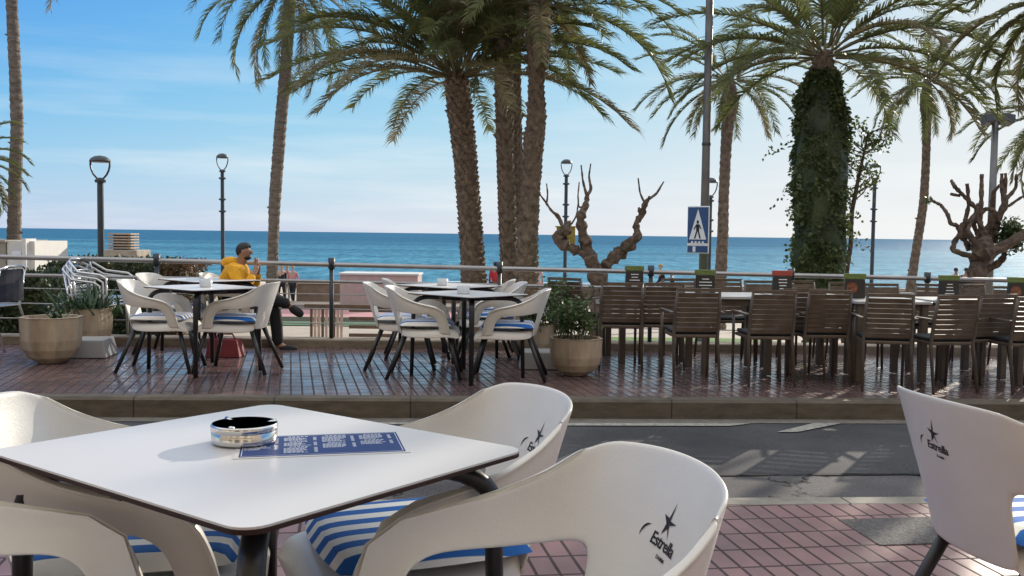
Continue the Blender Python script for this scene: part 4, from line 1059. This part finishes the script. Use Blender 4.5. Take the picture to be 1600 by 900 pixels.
pl1 = T(82, 8.75); planter('planter', 'nearest left concrete planter, bowl shaped and nearly bare', pl1, R(10), .27, .42, PG)
pl2 = T(148, 9.6); 
o = MB().box((0, 0, .085), (.44, .44, .17), top=.86).build('parasol_weight', M_boxg, bevel=.01); o.location = T(140, 9.25); o.rotation_euler = (0, 0, R(8)); tag(o, 'grey plastic weighted base on the floor between the left planters', 'weight')
planter('planter', 'second left concrete planter with long green leaves by the aluminium chairs', T(142, 9.75), R(22), .24, .42, PG)
plant('spiky_plant', 'dark green strap leaved plant in the second left planter', T(140, 9.75)+Vector((0, 0, .36)), 'blade', 150, .40, .36, 5)
plant('spiky_plant', 'few pale sprouts in the nearest left planter', T(90, 8.78)+Vector((0, 0, .38)), 'blade', 16, .20, .16, 6)
planter('planter', 'front concrete planter right of the middle chairs with leafy shrub', T(905, 8.75), R(5), .25, .34, PG)
planter('planter', 'rear concrete planter partly hidden right of the middle chairs', T(838, 9.75), R(15), .24, .36, PG)
o = MB().box((0, 0, .08), (.42, .40, .16), top=.86).build('parasol_weight', M_boxg, bevel=.01); o.location = T(850, 9.2); tag(o, 'grey plastic weighted base beside the right pair of planters', 'weight')
plant('shrub', 'leafy green shrub in the front planter right of the middle chairs', T(895, 8.78)+Vector((0, 0, .32)), 'bush', 20, .40, .26, 7, 'shrub')
plant('shrub', 'bushy green shrub in the rear planter right of the middle chairs', T(862, 9.75)+Vector((0, 0, .30)), 'bush', 24, .46, .32, 8, 'shrub')

# ------------------------------------------------------------------ aluminium chairs
def alu_chair(loc, rz, label, group, strap=False):
    t = thing('aluminium_chair', label, 'chair', loc, rz, group)
    for s in (-1, 1):
        MB().tube([(.22, s*.26, 0), (.20, s*.265, .42), (.20, s*.275, .64), (.14, s*.28, .675), (-.10, s*.275, .70), (-.24, s*.20, .80), (-.27, s*.12, .83)], .0125, 8).build('side_frame', M_alu, t, smooth=True)
        MB().tube([(-.30, s*.22, 0), (-.16, s*.21, .43), (-.24, s*.19, .80)], .0125, 8).build('rear_leg', M_alu, t, smooth=True)
    MB().tube([(-.265, y, .83) for y in (-.13, 0, .13)], .0125, 8).build('top_rail', M_alu, t, smooth=True)
    if strap: MB().prism([(-.22, -.20), (-.24, -.1), (-.245, 0), (-.24, .1), (-.22, .20), (-.212, .2), (-.232, 0), (-.212, -.2)], .48, .80).build('backrest', M_dkwin, t)
    else:
        mb = MB()
        for z in (.53, .62, .71): mb.tube([(-.19, -.20, z), (-.235, -.1, z), (-.245, 0, z), (-.235, .1, z), (-.19, .20, z)], .011, 8, flat=.4)
        mb.build('backrest', M_alu, t, smooth=True)
    mb = MB()
    for k in range(7): mb.box((-.15+k*.058, 0, .435), (.044, .44, .01))
    mb.build('seat', M_alu, t)
    return t
AG = 'aluminium bistro chairs at the left'
a0 = alu_chair(T(152, 10.05), R(-6), 'aluminium slatted bistro chair, lowest in the stack behind the left planters', AG)
for k in range(1, 3):
    v = T(152+k*5, 10.05); v.z += k*.04
    dup(a0, v, R(-6), 'aluminium slatted bistro chair, %s in the stack behind the left planters' % ('middle one', 'topmost')[k-1], AG)
alu_chair(T(-12, 9.6), R(172), 'aluminium chair with dark backrest cut by the left edge', AG, True)

# ------------------------------------------------------------------ brown slatted chairs and tables
def brown_chair():
    t = thing('slatted_armchair', '', 'chair', (0, 0, 0), 0, 'brown slatted armchairs')
    for s in (-1, 1):
        MB().tube([(.24, s*.235, 0), (.22, s*.24, .44), (.215, s*.245, .645)], [.017, .02, .018], 8, flat=.8).build('front_leg', M_brown2, t, smooth=True)
        MB().tube([(-.30, s*.225, 0), (-.21, s*.215, .42), (-.255, s*.215, .66), (-.30, s*.205, .86)], [.015, .021, .02, .017], 8, flat=.8).build('rear_leg', M_brown2, t, smooth=True)
        MB().box((-.01, s*.245, .653), (.50, .042, .02)).build('armrest', M_brown2, t, bevel=.005)
    mb = MB()
    for k in range(8):
        z = .50+k*.045; x = -.215-(z-.42)*.19
        mb.box((x, 0, z), (.014, .40, .0395), mtx=Matrix.Rotation(R(-10), 3, 'Y'))
    mb.box((-.302, 0, .862), (.026, .43, .03)); mb.build('backrest', M_brown, t)
    MB().box((.01, 0, .435), (.46, .44, .03)).build('seat', M_brown, t, bevel=.008)
    MB().box((.015, 0, .470), (.42, .42, .035)).build('seat_pad', M_seatpad, t, bevel=.014)
    return t
BT = [(1010, 10.0), (1143, 9.25), (1265, 9.45), (1378, 9.05), (1500, 9.35), (1618, 9.1)]
def brown_table(loc, rz, label):
    t = thing('brown_table', label, 'table', loc, rz, 'brown terrace tables'); s = .34
    MB().prism(round_rect(s+.02, .03, 3), .715, .74).build('table_top', M_ttop, t, bevel=.004)
    for i in (-1, 1):
        for j in (-1, 1): MB().box((i*s*.88, j*s*.88, .3575), (.062, .062, .715)).build('leg', M_brown2, t, bevel=.006)
    for j in (-1, 1): MB().box((0, j*s*.88, .68), (s*1.7, .025, .05)).build('apron', M_brown2, t)
    return t
bt0 = brown_table(T(*BT[0]), R(8), 'brown table furthest left, near the railing behind the potted shrubs')
for k, l in ((1, 'second brown table from the left, its pale top showing between two chair backs'), (2, 'third brown table from the left, in front of the ivy covered palm'), (3, 'fourth brown table from the left, below the thin ornate lamp'),
             (4, 'fifth brown table from the left, in front of the tangled pollarded tree'), (5, 'brown table cut by the right edge')):
    dup(bt0, T(*BT[k]), R((8, 4, 8, 2, 7, 5)[k]), l, 'brown terrace tables')
bc = brown_chair()
BC = [(1087, 8.6, 95, 'front row brown chair directly left of the pale table top, seen from behind'), (1199, 8.5, 85, 'front row brown chair directly right of the pale table top, seen from behind'),
      (1388, 8.35, 78, 'front row brown chair left of a gap, third from the right, seen from behind'), (1473, 8.4, 96, 'front row brown chair behind the tip of the right white armchair'),
      (1600, 8.5, 88, 'front row brown chair cut by the right edge'),
      (972, 9.35, 93, 'brown chair standing alone just right of the potted shrubs'), (905, 10.1, 55, 'brown chair behind the potted shrubs at the railing'),
      (1040, 9.35, 84, 'brown chair half hidden left of the front row, beside the lone one'), (1150, 10.1, -92, 'brown chair facing the camera behind the second table'),
      (1085, 9.95, -80, 'brown chair near the railing below the crossing sign'), (1245, 8.9, 97, 'brown chair behind the front row, in front of the ivy covered palm'),
      (1290, 8.8, 82, 'brown chair behind the front row, right of the ivy covered palm'), (1262, 10.2, -90, 'brown chair facing the camera under the ivy covered palm'), (1335, 10.0, -104, 'brown chair behind the menu board below the thin lamp'),
      (1400, 9.9, -78, 'brown chair facing the camera right of the thin lamp'), (1530, 8.75, 104, 'brown chair turned sideways left of the right table'), (1475, 10.1, -96, 'brown chair facing the camera left of the pollarded trunk'),
      (1545, 10.2, -84, 'brown chair facing the camera below the pollarded tree'), (1205, 9.9, -88, 'brown chair under the red headed menu board'), (1600, 10.0, -100, 'brown chair facing the camera at the right edge')]
jr = random.Random(41)
for i, (px, Y, a, l) in enumerate(BC):
    a += jr.uniform(-9, 9); px += jr.uniform(-4, 4); Y += jr.uniform(-.08, .08)
    if i == 0: bc.scale = (.92, .90, .96); bc.location = T(px, Y); bc.rotation_euler = (0, 0, R(a)); bc['label'] = l
    else: dup(bc, T(px, Y), R(a), l)
def menu_board(px, Y, hz, label, red=False, photo=False):
    t = thing('menu_board', label, 'menu board', T(px, Y)+Vector((0, 0, .7405)), R(hz), 'menu boards on the brown tables')
    MB().box((0, 0, .09), (.19, .05, .18), top=.94).build('board', M_menu, t, bevel=.004)
    MB().box((0, 0, .207), (.20, .035, .052)).build('header', M_red if red else M_grn, t, bevel=.004)
    if photo:
        mb = MB(); mb.lathe([(.052, 0), (.052, .004)], 20); o = mb.build('picture', M_food, t); o.rotation_euler = (R(90), 0, 0); o.location = (-.03, -.026, .10)
    mb = MB(); r = random.Random(px)
    for k in range(5): mb.box((.02 if photo else 0, -.0262, .025+k*.03), (r.uniform(.05, .12), .002, .008))
    if not photo: mb.build('print', M_swhite, t)
menu_board(995, 9.95, 3, 'green headed menu board above the lone brown chair'); menu_board(1106, 9.2, -4, 'green headed menu board below the crossing sign')
menu_board(1226, 9.5, 5, 'red headed menu board in front of the ivy covered palm', True); menu_board(1340, 9.1, -6, 'green headed menu board with food photo below the thin lamp', False, True)
menu_board(1487, 9.3, 0, 'green headed menu board left of the pollarded trunk'); menu_board(1595, 9.15, 0, 'green headed menu board with food photo at the right edge', False, True)

# slatted timber fence just behind the plinth
t = thing('timber_screen', 'low screen of pinkish upright boards and brown slats behind the railing', 'screen', (PX(547, 13.2), 13.2, tz(13.2)))
rr = random.Random(2)
for k in range(9): MB().box((-.50+k*.052, 0, .30), (.034, .03, .60+rr.uniform(-.02, .02))).build('board', M_woodp if k % 3 else M_wood, t)
for k in range(5): MB().box((.32, 0, .12+k*.115), (.60, .04, .045)).build('slat', M_wood, t)
MB().box((.03, .02, .63), (1.25, .10, .05)).build('cap', M_wood, t)

# ------------------------------------------------------------------ people
def skin(name, J, E, m, parent, sub=2):
    me = bpy.data.meshes.new(name); keys = list(J); me.from_pydata([J[k][:3] for k in keys], [(keys.index(a), keys.index(b)) for a, b in E], []); me.materials.append(m)
    o = bpy.data.objects.new(name, me); C.objects.link(o)
    md = o.modifiers.new('s', 'SKIN'); md.use_smooth_shade = True
    ly = me.skin_vertices[0].data
    for i, k in enumerate(keys):
        q = J[k]; ly[i].radius = (q[3], q[4] if len(q) > 4 else q[3]); ly[i].use_root = (i == 0)
    s = o.modifiers.new('u', 'SUBSURF'); s.levels = s.render_levels = sub
    bake(o); o.parent = parent
    return o
def ell(mb, c, r, seg=16, ring=10):
    b = len(mb.v); c = Vector(c)
    for i in range(1, ring):
        a = PI*i/ring
        for k in range(seg): q = 2*PI*k/seg; mb.v.append((c.x+r[0]*math.sin(a)*math.cos(q), c.y+r[1]*math.sin(a)*math.sin(q), c.z+r[2]*math.cos(a)))
    for i in range(ring-2):
        for k in range(seg): mb.face([b+i*seg+k, b+(i+1)*seg+k, b+(i+1)*seg+(k+1) % seg, b+i*seg+(k+1) % seg])
    mb.face([b+k for k in range(seg)]); mb.face([b+(ring-2)*seg+k for k in range(seg)][::-1])
def man():
    v = T(366, 10.0); v.z -= .055; t = thing('person', 'man in mustard hoodie and black trousers sitting cross-legged, hands at his mouth', 'person', v)
    J = {'pel': (-.02, 0, .56, .13, .16), 'sp': (0, 0, .70, .115, .14), 'ch': (.03, 0, .84, .12, .165), 'nk0': (.075, 0, .945, .06, .07), 'nk': (.10, 0, .985, .052), 'hd0': (.125, 0, 1.03, .066, .062), 'hd': (.135, 0, 1.085, .088, .073), 'hd2': (.125, 0, 1.13, .070, .062),
         'sl': (.045, .185, .89, .05), 'el': (.17, .215, .68, .042), 'wl': (.255, .06, .90, .028), 'hl': (.262, .035, .955, .030, .016),
         'sr': (.045, -.185, .89, .05), 'er': (.18, -.215, .68, .042), 'wr': (.26, -.06, .88, .028), 'hr': (.268, -.035, .94, .030, .016),
         'hpl': (.03, .09, .53, .085), 'knl': (.42, .10, .53, .058), 'anl': (.455, .10, .10, .040), 'tol': (.58, .10, .04, .03),
         'hpr': (.03, -.09, .54, .085), 'knr': (.42, -.02, .60, .058), 'anr': (.56, .10, .52, .040), 'tor': (.64, .11, .46, .03)}
    E = [('pel', 'sp'), ('sp', 'ch'), ('ch', 'nk0'), ('nk0', 'nk'), ('nk', 'hd0'), ('hd0', 'hd'), ('hd', 'hd2'), ('ch', 'sl'), ('sl', 'el'), ('el', 'wl'), ('wl', 'hl'), ('ch', 'sr'), ('sr', 'er'), ('er', 'wr'), ('wr', 'hr'),
         ('pel', 'hpl'), ('hpl', 'knl'), ('knl', 'anl'), ('anl', 'tol'), ('pel', 'hpr'), ('hpr', 'knr'), ('knr', 'anr'), ('anr', 'tor')]
    body = skin('body', J, E, M_skin, t)
    mb = MB(); ell(mb, (.203, 0, 1.066), (.017, .012, .018), 8, 6); 
    for s in (-1, 1):
        ell(mb, (.135, s*.076, 1.075), (.018, .010, .028), 8, 6)
        for k in range(4):
            y0 = s*(.012+.013*k); mb.tube([(.262, s*.035, .955+.012*k), (.255, s*.02, .975+.010*k), (.238, s*.008, .985+.010*k)], [.009, .008, .007], 6)
        mb.tube([(.262, s*.03, .945), (.245, s*.028, .965), (.232, s*.02, .975)], [.010, .009, .008], 6)
    # fold face and fingers into the body mesh
    bm = bmesh.new(); bm.from_mesh(body.data); tmp = bpy.data.meshes.new('x'); tmp.from_pydata(mb.v, [], mb.f); bm.from_mesh(tmp); bm.to_mesh(body.data); bm.free()
    mb = MB(); ell(mb, (.127, 0, 1.088), (.088, .075, .088), 28, 20); mb.f = [q for q in mb.f if sum(mb.v[i][2]-1.088-(mb.v[i][0]-.127)*.75 for i in q) > 0]; mb.m = [0]*len(mb.f); o = mb.build('hair', M_hair, t, smooth=True); q = o.modifiers.new('t', 'SOLIDIFY'); q.thickness = .008; bake(o)
    mb = MB(); ell(mb, (.150, 0, 1.018), (.052, .056, .030)); mb.build('beard', M_hair, t, smooth=True)
    mb = MB()
    for s in (-1, 1): ell(mb, (.188, s*.026, 1.086), (.008, .012, .006), 8, 6)
    mb.build('eyes', M_hair, t)
    JH = {'pel': (-.02, 0, .55, .155, .19), 'sp': (-.01, 0, .70, .15, .18), 'ch': (.03, 0, .85, .145, .19), 'nk0': (.07, 0, .945, .085, .10), 'sl': (.045, .195, .885, .078), 'el': (.17, .23, .68, .068), 'wl': (.24, .085, .86, .044),
          'sr': (.045, -.195, .885, .078), 'er': (.18, -.23, .68, .068), 'wr': (.245, -.085, .84, .044)}
    EH = [('pel', 'sp'), ('sp', 'ch'), ('ch', 'nk0'), ('ch', 'sl'), ('sl', 'el'), ('el', 'wl'), ('ch', 'sr'), ('sr', 'er'), ('er', 'wr')]
    skin('hoodie', JH, EH, M_hood, t)
    mb = MB(); ell(mb, (-.015, 0, .965), (.095, .12, .06)); mb.build('hood', M_hood, t, smooth=True)
    JT = {'pel': (-.02, 0, .53, .13, .17), 'hpl': (.04, .095, .53, .098), 'knl': (.42, .10, .53, .075), 'anl': (.457, .10, .075, .062), 'hpr': (.04, -.09, .54, .098), 'knr': (.42, -.02, .60, .075), 'anr': (.585, .10, .515, .058)}
    skin('trousers', JT, [('pel', 'hpl'), ('hpl', 'knl'), ('knl', 'anl'), ('pel', 'hpr'), ('hpr', 'knr'), ('knr', 'anr')], M_dark, t)
    for c, d in (((.46, .10, .055), (.665, .10, .035)), ((.575, .10, .505), (.72, .12, .40))):
        skin('shoe', {'a': (*c, .058, .052), 'b': ((c[0]+d[0])/2, (c[1]+d[1])/2, (c[2]+d[2])/2, .052, .052), 'c': (*d, .040, .045)}, [('a', 'b'), ('b', 'c')], M_dark, t)
man()
def walker(px, Y, h, rz, label, topm, legm, hairm, skinm, stride=.22, sit=False, zb=None):
    k = h/1.72; zb = tz(Y) if zb is None else zb
    t = thing('person', label, 'person', (PX(px, Y), Y, zb), rz); g = lambda x, y, z, *r_: (x*k, y*k, z*k, *[q*k for q in r_])
    if sit: lo = .45; kn = (.42, .48)
    J = {'pel': g(0, 0, .95, .11, .14), 'sp': g(0, 0, 1.12, .10, .12), 'ch': g(.01, 0, 1.32, .11, .15), 'nk': g(.02, 0, 1.47, .05), 'h0': g(.035, 0, 1.53, .06), 'h1': g(.045, 0, 1.61, .085, .07), 'h2': g(.04, 0, 1.66, .06),
         'sl': g(0, .18, 1.38, .048), 'el': g(-.06, .22, 1.12, .038), 'wl': g(.08, .21, .92, .026), 'hl': g(.12, .20, .85, .026), 'sr': g(0, -.18, 1.38, .048), 'er': g(-.02, -.22, 1.12, .038), 'wr': g(.12, -.21, .94, .026), 'hr': g(.16, -.2, .87, .026),
         'hpl': g(0, .09, .88, .085), 'kl': g(stride*.6, .09, .50, .055), 'al': g(stride*.8, .09, .09, .038), 'tl': g(stride+.13, .09, .03, .03), 'hpr': g(0, -.09, .88, .085), 'kr': g(-stride*.3, -.09, .50, .055), 'ar': g(-stride, -.09, .12, .038), 'tr': g(-stride+.14, -.09, .03, .03)}
    if sit:
        dz = -.48*k
        for q in list(J):
            if q[0] in 'pschnew' and q not in () or q in ('h0', 'h1', 'h2', 'hl', 'hr', 'hpl', 'hpr'): J[q] = (J[q][0], J[q][1], J[q][2]+dz, *J[q][3:])
        for s, y in (('l', .09), ('r', -.09)): J['k'+s] = g(.42, y, .46, .055); J['a'+s] = g(.44, y, .09, .038); J['t'+s] = g(.58, y, .03, .03)
    E = [('pel', 'sp'), ('sp', 'ch'), ('ch', 'nk'), ('nk', 'h0'), ('h0', 'h1'), ('h1', 'h2')]
    for s in 'lr': E += [('ch', 's'+s), ('s'+s, 'e'+s), ('e'+s, 'w'+s), ('w'+s, 'h'+s), ('pel', 'hp'+s), ('hp'+s, 'k'+s), ('k'+s, 'a'+s), ('a'+s, 't'+s)]
    skin('body', J, E, skinm, t, 1)
    if topm:
        JT = {q: (*J[q][:3], *[z*1.25 for z in J[q][3:]]) for q in ('pel', 'sp', 'ch', 'sl', 'el', 'wl', 'sr', 'er', 'wr')}
        skin('top', JT, [e for e in E if e[0] in JT and e[1] in JT], topm, t, 1)
    JL = {q: (*J[q][:3], *[z*1.3 for z in J[q][3:]]) for q in ('pel', 'hpl', 'kl', 'al', 'hpr', 'kr', 'ar')}
    skin('trousers', JL, [e for e in E if e[0] in JL and e[1] in JL], legm, t, 1)
    q = J['h1']; mb = MB(); ell(mb, (q[0]-.02*k, 0, q[2]+.03*k), (.095*k, .085*k, .088*k), 10, 8); mb.build('hair', hairm, t, smooth=True)
M_cream = pm('cream_trousers', (.45, .40, .33), .8)
walker(443, 38, 1.52, R(-60), 'grey haired walker in a dark jacket on the promenade, beside the pink dressed one', M_dark, M_dark, M_hairg, M_skin2)
walker(452, 39.5 if False else 38.4, 1.49, R(-80), 'walker half hidden between the dark jacket and the pink top', M_wrender, M_cream, M_hairb, M_skin2)
walker(461, 37.6, 1.50, R(-95), 'walker in a pink top on the promenade right of the man in yellow', M_pinkf, M_dark, M_hairb, M_skin2)
walker(778, 36, 1.78, R(100), 'walker in a red shirt between the two thick central palms', M_redf, M_dark, M_hair, M_skin)
walker(842, 36, 1.78, R(80), 'bare chested walker just right of the central palm cluster', None, M_pinkf, M_hair, M_skin2)
walker(1021, 38, 1.66, R(170), 'walker in white with dark hair beside the blond one in black', M_wrender, M_dark, M_hair, M_skin2)
walker(1037, 37.5, 1.74, R(190), 'blond walker in a black jacket right of the pollarded tree', M_dark, M_dark, M_hairb, M_skin2)
walker(1054, 38, 1.45, R(180), 'small dark dressed walker left of the crossing sign pole', M_dark, M_dark, M_hair, M_skin)
walker(1497, 38.6, 1.70, R(-90), 'dark dressed walker left of the pollarded trunk, nearer the trunk-side companion', M_dark, M_dark, M_hair, M_skin)
walker(1513, 38.9, 1.70, R(-85), 'dark dressed walker touching the pollarded trunk outline', M_dark, M_dark, M_hair, M_skin)
